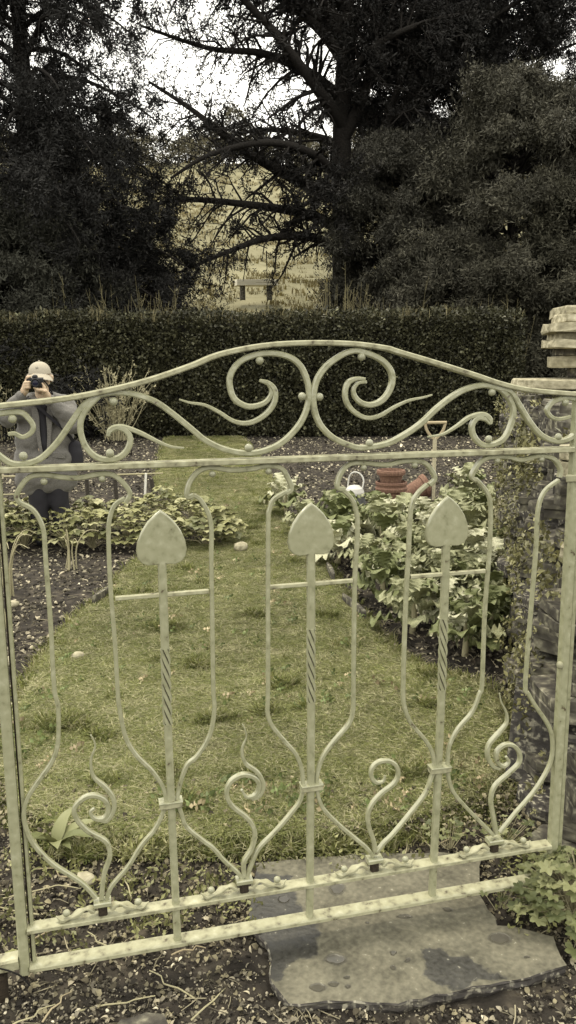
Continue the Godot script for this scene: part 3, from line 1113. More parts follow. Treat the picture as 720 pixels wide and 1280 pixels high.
func make_trees() -> void:
	# dark spruce on the left
	var at := Vector3(-6.1, land(-6.1, -20.6), -20.6)
	var t := thing("spruce_tree", "tall dark drooping spruce at the left behind the hedge", "tree", at)
	var mb := MB.new()
	var tp := [Vector3(0, -0.4, 0), Vector3(0.1, 4, 0), Vector3(0, 9, 0.1), Vector3(0.1, 16, 0)]
	tube(mb, spline(tp, 6), taper(19, 0.38, 0.06), 10)
	part("trunk", mb.done(), M.bark, t)
	var wood := MB.new()
	var out := []
	var y := 0.5
	var k := 0
	while y < 15.2:
		var thin := lerpf(1.6, 0.7, smoothstep(4.0, 8.5, y))
		var reach := lerpf(4.7, 1.4, clampf((y - 1.0) / 14.0, 0.0, 1.0)) * rng.randf_range(0.72, 1.12)
		var a := k * 2.399 + rng.randf_range(-0.3, 0.3)
		var dir := Vector3(cos(a), 0, sin(a))
		var up := rng.randf_range(0.05, 0.22)
		var p := [Vector3(0, y, 0), Vector3(0, y, 0) + dir * reach * 0.35 + Vector3.UP * reach * up, Vector3(0, y, 0) + dir * reach * 0.75 + Vector3.UP * reach * (up - 0.14), Vector3(0, y, 0) + dir * reach + Vector3.UP * reach * (up - 0.30)]
		grow(wood, out, p, 0.075, 0.012, reach * 0.40, 0.22, thin, 0.6, 0.15)
		y += rng.randf_range(0.10, 0.2)
		k += 1
	part("branches", wood.done(), M.bark, t).set_meta("kind", "stuff")
	dress("spruce", out, Color(0.012, 0.0115, 0.010), 0.74, t)

	# the great bare limbed larch in the middle
	at = Vector3(1.6, land(1.6, -24.0), -24.0)
	t = thing("larch_tree", "big old larch with sweeping bare limbs in the middle behind the hedge", "tree", at)
	mb = MB.new()
	tp = [Vector3(0.1, -0.5, 0), Vector3(0, 3, 0), Vector3(-0.05, 6, 0.05), Vector3(0.1, 10, 0), Vector3(0, 15, 0)]
	tube(mb, spline(tp, 6), taper(25, 0.36, 0.13), 12)
	part("trunk", mb.done(), M.bark, t)
	wood = MB.new()
	out = []
	# limbs as [start height, then x, y, z of the points along it]
	var limbs := [
		[0.15, 0.0, 4.0, 0.0, -1.2, 4.4, 0.5, -2.8, 5.2, 0.8, -4.0, 6.1, 0.9, -5.2, 6.9, 0.7],
		[0.13, 0.0, 3.2, 0.0, -1.0, 3.5, 0.8, -2.6, 3.7, 1.2, -4.4, 3.8, 1.4, -5.6, 3.5, 1.3],
		[0.12, 0.0, 2.6, 0.0, -0.9, 2.9, 0.9, -2.1, 2.8, 1.5, -3.2, 2.4, 1.8, -4.4, 1.9, 1.9],
		[0.13, 0.0, 6.6, 0.0, -1.0, 7.2, 0.4, -2.2, 7.6, 0.6, -3.6, 7.7, 0.7, -5.4, 8.3, 0.6],
		[0.12, 0.0, 7.6, 0.0, -0.8, 8.4, 0.3, -2.0, 9.2, 0.3, -3.4, 9.4, 0.4, -4.8, 10.0, 0.4],
		[0.12, 0.0, 8.4, 0.0, -0.9, 9.5, 0.0, -1.8, 10.8, 0.0, -2.4, 12.0, 0.0],
		[0.10, 0.0, 5.4, 0.0, -0.9, 5.9, -0.7, -2.3, 6.2, -1.3, -3.8, 6.0, -1.7],
		[0.14, 0.0, 5.6, 0.1, 0.5, 6.6, 0.4, 0.85, 8.0, 0.4, 0.9, 10.0, 0.3, 1.1, 12.5, 0.3],
		[0.13, 0.1, 4.6, 0.1, 0.9, 5.4, 0.4, 1.5, 7.0, 0.4, 2.2, 9.0, 0.3, 3.2, 11.5, 0.2],
		[0.12, 0.1, 5.0, 0.0, 1.3, 6.0, 0.2, 2.6, 7.6, 0.2, 3.9, 8.6, 0.0, 5.4, 9.4, 0.0],
		[0.10, 0.0, 7.2, 0.0, 1.0, 8.2, -0.5, 2.4, 9.6, -0.6, 3.2, 11.0, -0.6],
		[0.10, 0.0, 2.2, 0.0, 0.9, 2.4, 0.9, 2.0, 2.2, 1.4, 3.0, 1.6, 1.6],
		[0.09, 0.0, 3.6, 0.0, 0.2, 3.9, 1.4, 0.0, 3.8, 2.6, -0.4, 3.4, 3.4],
		[0.10, 0.0, 9.5, 0.0, 0.8, 10.5, 0.4, 2.0, 11.2, 0.6, 3.4, 11.5, 0.6],
		[0.10, 0.0, 9.0, 0.0, -1.2, 9.7, 0.8, -2.6, 10.4, 1.0, -4.4, 10.9, 1.0],
		[0.14, 0.0, 8.2, 0.0, -1.5, 9.0, 0.5, -3.2, 9.5, 0.6, -5.0, 9.4, 0.5, -6.5, 8.9, 0.4],
		[0.12, 0.0, 9.0, 0.0, -1.4, 9.9, -0.6, -3.4, 10.2, -0.8, -5.6, 10.1, -0.9],
		[0.14, 0.0, 5.9, 0.1, -0.8, 6.7, 0.9, -1.9, 7.9, 1.3, -3.0, 9.0, 1.4, -3.6, 10.4, 1.3],
		[0.11, 0.0, 4.4, 0.0, -0.8, 4.9, 1.2, -2.0, 5.0, 2.2, -3.4, 4.6, 2.8, -4.4, 4.0, 3.0],
		[0.11, 0.0, 6.9, 0.0, 0.7, 7.6, 0.9, 1.9, 8.0, 1.4, 3.2, 8.2, 1.6],
		[0.11, 0.0, 8.0, 0.0, 0.6, 9.0, -0.5, 1.4, 10.3, -0.7, 1.8, 11.8, -0.8],
	]
	for l in limbs:
		var p := []
		for i in range(1, l.size(), 3):
			p.append(Vector3(l[i], l[i + 1], l[i + 2]))
		grow(wood, out, p, l[0] * 1.45, 0.03, 1.75, 0.13, (1.0 if p[0].y > 8.1 else (0.42 if p[-1].x < -2.0 else 1.2)), 0.45, 0.1)
	part("branches", wood.done(), M.bark, t).set_meta("kind", "stuff")
	dress("larch", out, Color(0.012, 0.011, 0.0095), 1.05, t)

	# a tall pine further back on the right
	at = Vector3(6.6, land(6.6, -27.5), -27.5)
	t = thing("pine_tree", "tall dark pine at the upper right behind the yews", "tree", at)
	mb = MB.new()
	tp = [Vector3(0, -0.4, 0), Vector3(-0.1, 5, 0), Vector3(0.1, 10, 0), Vector3(0, 17, 0)]
	tube(mb, spline(tp, 6), taper(19, 0.36, 0.1), 10)
	part("trunk", mb.done(), M.bark, t)
	wood = MB.new()
	out = []
	for i in 44:
		var yy := lerpf(3.6, 16.0, i / 43.0)
		var a := i * 2.399
		var dir := Vector3(cos(a), 0, sin(a))
		var reach := lerpf(4.8, 2.6, i / 43.0) * rng.randf_range(0.7, 1.15)
		grow(wood, out, [Vector3(0, yy, 0), Vector3(0, yy + 0.4, 0) + dir * reach * 0.4, Vector3(0, yy + 0.9, 0) + dir * reach * 0.8, Vector3(0, yy + 1.3, 0) + dir * reach], 0.09, 0.015, 1.6, 0.22, 1.7, 0.1, 0.15)
	part("branches", wood.done(), M.bark, t).set_meta("kind", "stuff")
	dress("spruce", out, Color(0.012, 0.0115, 0.010), 0.8, t)

	at = Vector3(4.3, land(4.3, -26.0), -26.0)
	t = thing("pine_tree", "slender dark pine with leaning stem between the larch and the tall pine", "tree", at)
	mb = MB.new()
	tube(mb, spline([Vector3(-0.9, -0.4, 0), Vector3(-0.5, 5, 0), Vector3(0.2, 10, 0.1), Vector3(0.7, 15, 0)], 6), taper(19, 0.26, 0.08), 9)
	part("trunk", mb.done(), M.bark, t)
	wood = MB.new()
	out = []
	for i in 36:
		var yy := lerpf(3.4, 14.4, i / 35.0)
		var a := i * 2.399 + 1.0
		var dir := Vector3(cos(a), 0, sin(a))
		var reach := lerpf(2.9, 2.0, i / 35.0) * rng.randf_range(0.7, 1.2)
		var x0 := lerpf(-0.6, 0.65, i / 35.0)
		grow(wood, out, [Vector3(x0, yy, 0), Vector3(x0, yy + 0.4, 0) + dir * reach * 0.4, Vector3(x0, yy + 0.9, 0) + dir * reach * 0.8, Vector3(x0, yy + 1.0, 0) + dir * reach], 0.08, 0.015, 1.4, 0.22, 1.5, 0.15, 0.12)
	part("branches", wood.done(), M.bark, t).set_meta("kind", "stuff")
	dress("spruce", out, Color(0.012, 0.0115, 0.010), 0.8, t)

	yew("largest yew with feathery grey green boughs at the right behind the hedge", Vector3(5.3, land(5.3, -20.2), -20.2), 7.9, 2.5, 105, 90, Color(0.056, 0.053, 0.037))
	yew("dark dense yew beside the larch trunk", Vector3(2.9, land(2.9, -21.6), -21.6), 6.4, 2.1, 85, 84, Color(0.04, 0.038, 0.028))
	yew("shorter spreading yew at the right end of the hedge", Vector3(6.6, land(6.6, -18.9), -18.9), 5.2, 1.9, 74, 84, Color(0.062, 0.059, 0.04))
	yew("small rounded yew at the foot of the larch", Vector3(3.8, land(3.8, -19.4), -19.4), 4.3, 1.5, 58, 76, Color(0.055, 0.052, 0.037))
	yew("low dark green yew in front of the spruce", Vector3(-6.0, land(-6.0, -18.9), -18.9), 5.1, 1.9, 85, 84, Color(0.036, 0.036, 0.026))
	yew("tall yew behind the shorter one at the far right", Vector3(8.6, land(8.6, -21.0), -21.0), 8.6, 2.4, 80, 76, Color(0.05, 0.048, 0.034))


# ---------------------------------------------------------------- the gate
func make_gate() -> void:
	var scrolls := [
		[0, [0.000, 1.313, 0.016, 1.298, 0.037, 1.282, 0.064, 1.279, 0.098, 1.289, 0.134, 1.321, 0.165, 1.361, 0.195, 1.401, 0.225, 1.424, 0.271, 1.431, 0.312, 1.425, 0.352, 1.410, 0.387, 1.385, 0.434, 1.345, 0.463, 1.320, 0.503, 1.299, 0.550, 1.287, 0.591, 1.288, 0.633, 1.302, 0.668, 1.328, 0.696, 1.364, 0.710, 1.408, 0.707, 1.448, 0.690, 1.485, 0.662, 1.506, 0.621, 1.514, 0.581, 1.510, 0.547, 1.495, 0.527, 1.470, 0.523, 1.444, 0.532, 1.414, 0.555, 1.397, 0.579, 1.394, 0.606, 1.403, 0.620, 1.423, 0.614, 1.443, 0.593, 1.453]],
		[1, [0.593, 1.453, 0.615, 1.446, 0.629, 1.426, 0.624, 1.396, 0.599, 1.370, 0.565, 1.356, 0.531, 1.361, 0.498, 1.382, 0.465, 1.399, 0.432, 1.405, 0.407, 1.413]],
		[0, [0.231, 1.424, 0.207, 1.401, 0.191, 1.375, 0.188, 1.346, 0.196, 1.316, 0.213, 1.294, 0.235, 1.283, 0.265, 1.285, 0.286, 1.301, 0.295, 1.325, 0.288, 1.344, 0.271, 1.352, 0.255, 1.345]],
		[1, [0.247, 1.335, 0.251, 1.347, 0.265, 1.354, 0.285, 1.353, 0.320, 1.339, 0.355, 1.320, 0.385, 1.307, 0.415, 1.303]],
		[2, [0.005, 1.385, 0.022, 1.390, 0.063, 1.392, 0.081, 1.377, 0.089, 1.360, 0.082, 1.346, 0.065, 1.338, 0.049, 1.346, 0.036, 1.345]],
		[0, [0.852, 1.446, 0.832, 1.444, 0.820, 1.429, 0.824, 1.411, 0.840, 1.397, 0.863, 1.392, 0.888, 1.400, 0.908, 1.421, 0.917, 1.449, 0.910, 1.476, 0.884, 1.500, 0.838, 1.517, 0.809, 1.517, 0.774, 1.500, 0.746, 1.477, 0.728, 1.448, 0.721, 1.414, 0.724, 1.380, 0.739, 1.346, 0.767, 1.318, 0.803, 1.300, 0.840, 1.290, 0.902, 1.297, 0.947, 1.316, 0.991, 1.343, 1.035, 1.381, 1.080, 1.412, 1.118, 1.428, 1.157, 1.434, 1.196, 1.427, 1.228, 1.418, 1.253, 1.387, 1.288, 1.339, 1.322, 1.306, 1.364, 1.290, 1.397, 1.294, 1.421, 1.310, 1.440, 1.343]],
		[1, [0.849, 1.453, 0.827, 1.454, 0.807, 1.445, 0.799, 1.423, 0.804, 1.397, 0.825, 1.374, 0.855, 1.361, 0.888, 1.366, 0.923, 1.385, 0.960, 1.400, 0.997, 1.407, 1.021, 1.413]],
		[0, [1.200, 1.426, 1.229, 1.398, 1.241, 1.366, 1.232, 1.326, 1.214, 1.298, 1.182, 1.286, 1.155, 1.289, 1.134, 1.311, 1.129, 1.336, 1.143, 1.354, 1.164, 1.351, 1.178, 1.339]],
		[1, [1.180, 1.338, 1.176, 1.351, 1.156, 1.363, 1.121, 1.356, 1.091, 1.337, 1.053, 1.317, 1.011, 1.311]],
		[2, [1.433, 1.391, 1.391, 1.399, 1.354, 1.392, 1.335, 1.371, 1.346, 1.353, 1.369, 1.346, 1.402, 1.351]],
	]
	var brackets := [
		[0.052, 1.191, 0.044, 1.206, 0.052, 1.226, 0.073, 1.249, 0.102, 1.254, 0.147, 1.246, 0.181, 1.244, 0.228, 1.251, 0.257, 1.245, 0.280, 1.222, 0.289, 1.202, 0.278, 1.183],
		[0.433, 1.193, 0.418, 1.191, 0.424, 1.221, 0.445, 1.247, 0.475, 1.256, 0.522, 1.248, 0.570, 1.249, 0.612, 1.255, 0.643, 1.247, 0.659, 1.222, 0.667, 1.197, 0.653, 1.187],
		[0.800, 1.191, 0.781, 1.196, 0.788, 1.227, 0.811, 1.251, 0.848, 1.253, 0.903, 1.246, 0.955, 1.254, 1.001, 1.249, 1.024, 1.228, 1.033, 1.206, 1.019, 1.192],
		[1.144, 1.198, 1.133, 1.210, 1.153, 1.242, 1.180, 1.255, 1.228, 1.254, 1.269, 1.245, 1.317, 1.254, 1.359, 1.245, 1.381, 1.218, 1.380, 1.196],
	]
	var lyres := [
		[0.053, 1.192, 0.075, 1.178, 0.090, 1.153, 0.097, 1.122, 0.097, 1.073, 0.098, 0.999, 0.099, 0.904, 0.098, 0.756, 0.104, 0.709, 0.099, 0.623, 0.084, 0.577, 0.053, 0.534, 0.023, 0.491, 0.011, 0.451, 0.015, 0.409, 0.031, 0.365, 0.070, 0.309, 0.130, 0.252, 0.165, 0.203],
		[0.278, 1.193, 0.254, 1.178, 0.241, 1.145, 0.237, 1.101, 0.236, 0.988, 0.240, 0.859, 0.241, 0.740, 0.243, 0.693, 0.254, 0.617, 0.277, 0.566, 0.313, 0.520, 0.338, 0.474, 0.344, 0.438, 0.335, 0.403, 0.314, 0.363, 0.280, 0.325, 0.246, 0.273, 0.205, 0.228, 0.190, 0.194],
		[0.433, 1.194, 0.453, 1.176, 0.472, 1.126, 0.471, 1.036, 0.470, 0.905, 0.468, 0.716, 0.470, 0.668, 0.462, 0.613, 0.445, 0.573, 0.421, 0.541, 0.398, 0.522, 0.380, 0.475, 0.372, 0.433, 0.381, 0.396, 0.393, 0.358, 0.432, 0.315, 0.458, 0.289, 0.484, 0.251, 0.518, 0.212, 0.532, 0.190],
		[0.659, 1.193, 0.626, 1.176, 0.613, 1.150, 0.609, 1.092, 0.604, 0.702, 0.602, 0.639, 0.613, 0.602, 0.640, 0.563, 0.675, 0.515, 0.690, 0.469, 0.692, 0.428, 0.685, 0.388, 0.660, 0.355, 0.617, 0.309, 0.575, 0.270, 0.557, 0.232, 0.542, 0.192],
		[0.788, 1.194, 0.818, 1.165, 0.831, 1.126, 0.833, 1.079, 0.827, 0.944, 0.826, 0.678, 0.826, 0.627, 0.816, 0.585, 0.780, 0.545, 0.748, 0.505, 0.732, 0.463, 0.729, 0.423, 0.736, 0.381, 0.752, 0.348, 0.796, 0.296, 0.863, 0.228, 0.884, 0.197],
		[1.014, 1.193, 0.988, 1.170, 0.972, 1.133, 0.968, 1.023, 0.963, 0.873, 0.961, 0.679, 0.964, 0.619, 0.984, 0.565, 1.023, 0.516, 1.046, 0.475, 1.054, 0.432, 1.045, 0.398, 1.027, 0.354, 0.982, 0.299, 0.938, 0.251, 0.915, 0.231, 0.893, 0.205],
		[1.144, 1.202, 1.176, 1.167, 1.189, 1.123, 1.190, 1.009, 1.184, 0.855, 1.184, 0.656, 1.178, 0.625, 1.158, 0.575, 1.121, 0.534, 1.097, 0.491, 1.092, 0.446, 1.095, 0.399, 1.112, 0.350, 1.153, 0.297, 1.202, 0.242, 1.236, 0.204],
		[1.379, 1.189, 1.339, 1.160, 1.323, 1.108, 1.323, 1.001, 1.316, 0.804, 1.312, 0.634, 1.321, 0.610, 1.347, 0.569, 1.383, 0.518, 1.401, 0.477, 1.405, 0.421, 1.391, 0.375, 1.353, 0.316, 1.299, 0.259, 1.256, 0.209],
	]
	var curls := [
		[0, [0.178, 0.197, 0.187, 0.261, 0.202, 0.302, 0.203, 0.330, 0.192, 0.354, 0.155, 0.384, 0.131, 0.419, 0.127, 0.448, 0.147, 0.469, 0.172, 0.475, 0.198, 0.460, 0.206, 0.433, 0.194, 0.411, 0.172, 0.415, 0.163, 0.432, 0.174, 0.440]],
		[1, [0.174, 0.630, 0.183, 0.602, 0.171, 0.566, 0.175, 0.524, 0.201, 0.493, 0.219, 0.459, 0.217, 0.428, 0.200, 0.405, 0.180, 0.411]],
		[0, [0.535, 0.197, 0.536, 0.239, 0.557, 0.273, 0.565, 0.317, 0.548, 0.357, 0.508, 0.399, 0.495, 0.434, 0.506, 0.465, 0.537, 0.479, 0.567, 0.467, 0.578, 0.444, 0.568, 0.420, 0.546, 0.417, 0.533, 0.439]],
		[1, [0.539, 0.614, 0.548, 0.581, 0.536, 0.547, 0.544, 0.510, 0.574, 0.481, 0.589, 0.446, 0.580, 0.418, 0.559, 0.408]],
		[0, [0.890, 0.202, 0.887, 0.236, 0.872, 0.285, 0.869, 0.320, 0.880, 0.349, 0.906, 0.376, 0.939, 0.398, 0.952, 0.423, 0.945, 0.450, 0.923, 0.466, 0.897, 0.466, 0.879, 0.451, 0.877, 0.429, 0.890, 0.410, 0.909, 0.409, 0.916, 0.425]],
		[0, [1.244, 0.208, 1.233, 0.262, 1.224, 0.311, 1.235, 0.352, 1.277, 0.385, 1.304, 0.411, 1.303, 0.441, 1.282, 0.465, 1.256, 0.468, 1.235, 0.450, 1.239, 0.420, 1.259, 0.407, 1.273, 0.417, 1.264, 0.434]],
		[1, [1.236, 0.620, 1.242, 0.595, 1.258, 0.564, 1.261, 0.535, 1.245, 0.512, 1.213, 0.478, 1.208, 0.445, 1.224, 0.413, 1.246, 0.400]],
	]
	var rivets := [0.047, 1.378, 0.064, 1.297, 0.262, 1.411, 0.249, 1.297, 0.593, 1.498, 0.693, 1.415, 0.735, 1.413, 0.838, 1.505, 0.564, 1.299, 0.860, 1.301, 1.178, 1.417, 1.174, 1.301, 1.368, 1.301, 1.383, 1.388]
	var low_rivets := [0.104, 1.239, 0.229, 1.240, 0.478, 1.241, 0.611, 1.242, 0.846, 1.242, 0.978, 1.243, 1.200, 1.246, 1.324, 1.245]
	var arch := [-0.000, 1.404, 0.156, 1.419, 0.248, 1.435, 0.342, 1.457, 0.438, 1.488, 0.501, 1.512, 0.601, 1.531, 0.704, 1.537, 0.809, 1.535, 0.895, 1.525, 0.928, 1.516, 1.040, 1.485, 1.132, 1.458, 1.196, 1.438, 1.276, 1.421, 1.415, 1.408, 1.447, 1.405]
	var gate := thing("garden_gate", "cream painted wrought iron garden gate with scrolls and three spade heads", "gate", Vector3(-0.6394, 0, -1.7604), deg_to_rad(13.71))
	var out := Vector3(0, 0, 1)
	var ball := func(x: float, y: float, z: float, d: float, parent: Node) -> void:
		var o := part("rivet", unit_ball, M.paint, parent)
		o.position = Vector3(x, y, z)
		o.scale = Vector3(d, d, d * 0.9)
	# frame: two stiles, the arched handrail, the middle rail and the two rails at the foot
	for s in [-0.012, 1.4225]:
		var y0 := 0.03 if s < 0.5 else 0.04
		part("stile", box_bar(Vector3(s, y0, 0), Vector3(s, 1.425 if s < 0.5 else 1.415, 0), out, 0.024, 0.026), M.paint, gate)
	var mb := MB.new()
	sweep(mb, spline(flat_points(arch), 4), out, 0.0125, 0.030)
	part("handrail", mb.done(), M.worn_lit, gate)
	part("middle_rail", box_bar(Vector3(-0.0, 1.268, 0), Vector3(1.4105, 1.268, 0), out, 0.0135, 0.034), M.worn_lit, gate)
	part("bottom_rail", box_bar(Vector3(0.0002, 0.148, 0), Vector3(1.4103, 0.148, 0), out, 0.0115, 0.036), M.worn_lit, gate)
	part("bottom_rail", box_bar(Vector3(0.0002, 0.046, 0.001), Vector3(1.4103, 0.046, 0.001), out, 0.0115, 0.042), M.worn_lit, gate)
	# top scrolls
	var k := 0
	for s in scrolls:
		var p := spline(flat_points(s[1]), 6)
		var sc := []
		for i in p.size():
			var f := float(i) / (p.size() - 1)
			if s[0] == 1:
				sc.append(clampf(1.0 - 0.72 * f * f, 0.2, 1.0) * (0.55 + 0.45 * smoothstep(0.0, 0.2, f)))
			elif s[0] == 2:
				sc.append(1.0 - 0.35 * f)
			else:
				sc.append(1.0)
		if s[0] == 0:
			# the bar thins where it curls in on itself
			var inner_first: bool = k == 5
			for i in p.size():
				var f := float(i) / (p.size() - 1)
				var e := f if inner_first else 1.0 - f
				sc[i] = 0.55 + 0.45 * smoothstep(0.0, 0.14, e)
		var b := MB.new()
		sweep(b, p, out, 0.0135, 0.0140 + 0.0007 * (k % 6), sc)
		part("scroll", b.done(), M.paint, gate)
		k += 1
	for i in range(0, rivets.size(), 2):
		ball.call(rivets[i], rivets[i + 1], 0.004, 0.019, gate)
	for i in range(0, low_rivets.size(), 2):
		ball.call(low_rivets[i], low_rivets[i + 1], 0.004, 0.016, gate)
	for s in brackets:
		var b := MB.new()
		sweep(b, spline(flat_points(s), 5), out, 0.0115, 0.0135 + 0.0007 * (k % 5))
		part("bracket", b.done(), M.paint, gate)
		k += 1
	for s in lyres:
		var b := MB.new()
		sweep(b, spline(flat_points(s), 5), out, 0.0102, 0.0112 + 0.0006 * (k % 5))
		part("lyre_bar", b.done(), M.paint, gate)
		k += 1
	for s in curls:
		var p := spline(flat_points(s[1]), 5)
		var sc := []
		for i in p.size():
			var f := float(i) / (p.size() - 1)
			if s[0] == 1:
				sc.append(0.28 + 0.72 * smoothstep(0.0, 0.6, f) - 0.3 * smoothstep(0.85, 1.0, f))
			else:
				sc.append(1.0 - 0.45 * smoothstep(0.8, 1.0, f))
		var b := MB.new()
		sweep(b, p, out, 0.0112, 0.0125 + 0.0007 * (k % 5), sc)
		part("curl", b.done(), M.paint, gate)
		k += 1
	# the three upright bars: spade head, twisted length, collar
	var stems := [[0.3555, 0.828, 0.636], [0.7145, 0.846, 0.654], [1.0690, 0.842, 0.648]]
	var foot := [0.3600, 0.7090, 1.0580]
	for i in 3:
		var x: float = stems[i][0]
		var lower: float = foot[i]
		var b := MB.new()
		sweep(b, [Vector3(x, stems[i][1], 0), Vector3(x, 0.95, 0), Vector3(x, 1.06, 0)], out, 0.0195, 0.0195)
		var bar := part("stem", b.done(), M.paint, gate)
		b = MB.new()
		var p := []
		var tw := []
		for j in 61:
			p.append(Vector3(x, lerpf(stems[i][2], stems[i][1], j / 60.0), 0))
			tw.append(-j / 60.0 * TAU * 1.5)
		sweep(b, p, out, 0.0245, 0.0245, [], tw, 0.2, true)
		part("twist", b.done(), M.paint, bar)
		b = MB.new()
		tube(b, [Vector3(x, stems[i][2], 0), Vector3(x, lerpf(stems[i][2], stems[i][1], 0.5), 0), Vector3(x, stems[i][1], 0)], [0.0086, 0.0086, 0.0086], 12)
		part("groove_shade", b.done(), M.painted_shade, bar)  # dark core added so the grooves look shaded
		b = MB.new()
		sweep(b, [Vector3(lower, 0.05, 0), Vector3(lerpf(lower, x, 0.5), 0.3, 0), Vector3(x, stems[i][2], 0)], out, 0.0185, 0.0185)
		part("lower_stem", b.done(), M.paint, bar)
		# spade head: a flat plate with a rounded edge
		b = MB.new()
		var half := [Vector2(0, 1.1625), Vector2(0.013, 1.153), Vector2(0.030, 1.136), Vector2(0.045, 1.114), Vector2(0.055, 1.090), Vector2(0.0585, 1.068), Vector2(0.0555, 1.051), Vector2(0.046, 1.039), Vector2(0.032, 1.033), Vector2(0.014, 1.034), Vector2(0.0, 1.037)]
		var rim := []
		for q in half:
			rim.append(Vector2(x + q.x, q.y))
		for j in range(half.size() - 2, 0, -1):
			rim.append(Vector2(x - half[j].x, half[j].y))
		var mid := Vector2(x, 1.083)
		var cen := Vector3(mid.x, mid.y, 0)
		var inner_f := b.vert(Vector3(mid.x, mid.y, 0.0098), Vector3(0, 0, 1))
		var inner_b := b.vert(Vector3(mid.x, mid.y, -0.0098), Vector3(0, 0, -1))
		var nr := rim.size()
		var rows := [[], [], [], [], [], []]
		for q in rim:
			var o: Vector2 = (q - mid).normalized()
			var sp := [[0.93, 0.0095, Vector3(0, 0, 1)], [0.975, 0.0075, Vector3(o.x * 0.5, o.y * 0.5, 0.8).normalized()], [1.0, 0.003, Vector3(o.x, o.y, 0.2).normalized()], [1.0, -0.003, Vector3(o.x, o.y, -0.2).normalized()], [0.975, -0.0075, Vector3(o.x * 0.5, o.y * 0.5, -0.8).normalized()], [0.93, -0.0095, Vector3(0, 0, -1)]]
			for j in 6:
				var r2: Vector2 = mid + (q - mid) * sp[j][0]
				rows[j].append(b.vert(Vector3(r2.x, r2.y, sp[j][1]), sp[j][2]))
		for q in nr:
			var q2 := (q + 1) % nr
			b.tri(inner_f, rows[0][q], rows[0][q2])
			b.tri(inner_b, rows[5][q], rows[5][q2])
			for j in 5:
				b.quad(rows[j][q], rows[j][q2], rows[j + 1][q2], rows[j + 1][q])
		part("spade_head", b.done(), M.paint, bar)
		# collar that ties the lyre bars to the upright
		var cy: float = [0.427, 0.422, 0.424][i]
		b = MB.new()
		sweep(b, [Vector3(x - 0.0275, cy, 0.0), Vector3(x, cy - 0.001, 0.0), Vector3(x + 0.0275, cy, 0.0)], out, 0.0165, 0.029)
		part("collar", b.done(), M.worn_lit, bar)
		b = MB.new()
		sweep(b, [Vector3(x - 0.029, cy + 0.0075, 0.0), Vector3(x + 0.029, cy + 0.0075, 0.0)], out, 0.004, 0.0325)
		part("collar_lip", b.done(), M.paint, bar)
	# cross bars under the spade heads
	for c in [[0.2455, 0.4625], [0.6115, 0.8215], [0.9735, 1.1795]]:
		part("cross_bar", box_bar(Vector3(c[0], 0.9595, 0), Vector3(c[1], 0.9605, 0), out, 0.0098, 0.0112), M.worn_lit, gate)  # lighter paint stands in for the highlight along these bars
	# the leafy feet on the bottom rail, each bound by a small collar
	for f in [0.180, 0.535, 0.889, 1.240]:
		var x: float = f
		var b := MB.new()
		sweep(b, [Vector3(x - 0.021, 0.187, 0), Vector3(x + 0.021, 0.187, 0)], out, 0.013, 0.031)
		var collar := part("foot_collar", b.done(), M.paint, gate)
		b = MB.new()
		sweep(b, [Vector3(x, 0.182, 0), Vector3(x, 0.1545, 0)], out, 0.022, 0.018)
		part("foot_block", b.done(), M.rust, collar)
		for s in [-1.0, 1.0]:
			b = MB.new()
			var p := spline([Vector3(x + s * 0.02, 0.168, 0.002), Vector3(x + s * 0.036, 0.178, 0.003), Vector3(x + s * 0.056, 0.172, 0.004), Vector3(x + s * 0.078, 0.161, 0.003), Vector3(x + s * 0.098, 0.1605, 0.002), Vector3(x + s * 0.112, 0.168, 0.0)], 4)
			var sc := []
			for j in p.size():
				sc.append(0.75 + 0.3 * sin(j * 0.9) - 0.3 * smoothstep(0.75, 1.0, j / float(p.size() - 1)))
			sweep(b, p, out, 0.009, 0.024, sc)
			part("foot_leaf", b.done(), M.worn_lit, gate)
			ball.call(x + s * 0.086, 0.1765, 0.006, 0.0185, gate)
	# the bolt knob on the latch stile
	var knob := part("latch_knob", unit_ball, M.worn_lit, gate)
	knob.position = Vector3(1.404, 0.687, 0.014)
	knob.scale = Vector3(0.018, 0.022, 0.02)
	part("latch_lug", box_bar(Vector3(1.40, 1.192, 0.0), Vector3(1.425, 1.195, 0.02), out, 0.018, 0.014), M.worn_lit, gate)

	# the fixed posts that the gate hangs and shuts against
	var turn := gate.rotation.y
	for s in [[-0.012 + 0.0, 0], [1.0, 1]]:
		var left: bool = s[1] == 0
		var post := thing("gate_post", "thin iron hanging post against the left edge of the gate" if left else "thin iron shutting post against the right edge of the gate", "post", gate.transform * (Vector3(0.0105, 0, -0.012) if left else Vector3(1.4455, 0, -0.010)), turn)
		part("flat", box_bar(Vector3(0, -0.08 if not left else 0.02, 0), Vector3(0, 1.42, 0), out, 0.0075 if left else 0.013, 0.024), M.paint, post)
		part("rusted_gap", box_bar(Vector3(-0.0062 if left else -0.0095, 0.0 if not left else 0.03, -0.004), Vector3(-0.0062 if left else -0.0095, 1.415, -0.004), out, 0.0038, 0.016), M.rust, post)
	var hinge := thing("hinge_fitting", "painted iron hinge bar at the foot of the gate's left edge", "hinge", gate.transform * Vector3(-0.06, 0.035, 0.0), turn)
	part("strap", box_bar(Vector3(-0.12, 0.022, 0), Vector3(0.036, 0.032, 0.0), out, 0.03, 0.04), M.worn_lit, hinge)
	part("socket", lathe([Vector2(0, -0.07), Vector2(0.022, -0.07), Vector2(0.022, 0.0), Vector2(0.0, 0.0)], 14), M.rust, hinge).position = Vector3(-0.015, 0.006, 0)
	var wire := MB.new()
	tube(wire, spline([Vector3(-0.1, 0.07, 0.03), Vector3(-0.02, 0.055, 0.04), Vector3(0.035, 0.02, 0.035), Vector3(0.06, -0.02, 0.03)], 5), taper(16, 0.0022, 0.0022), 5)
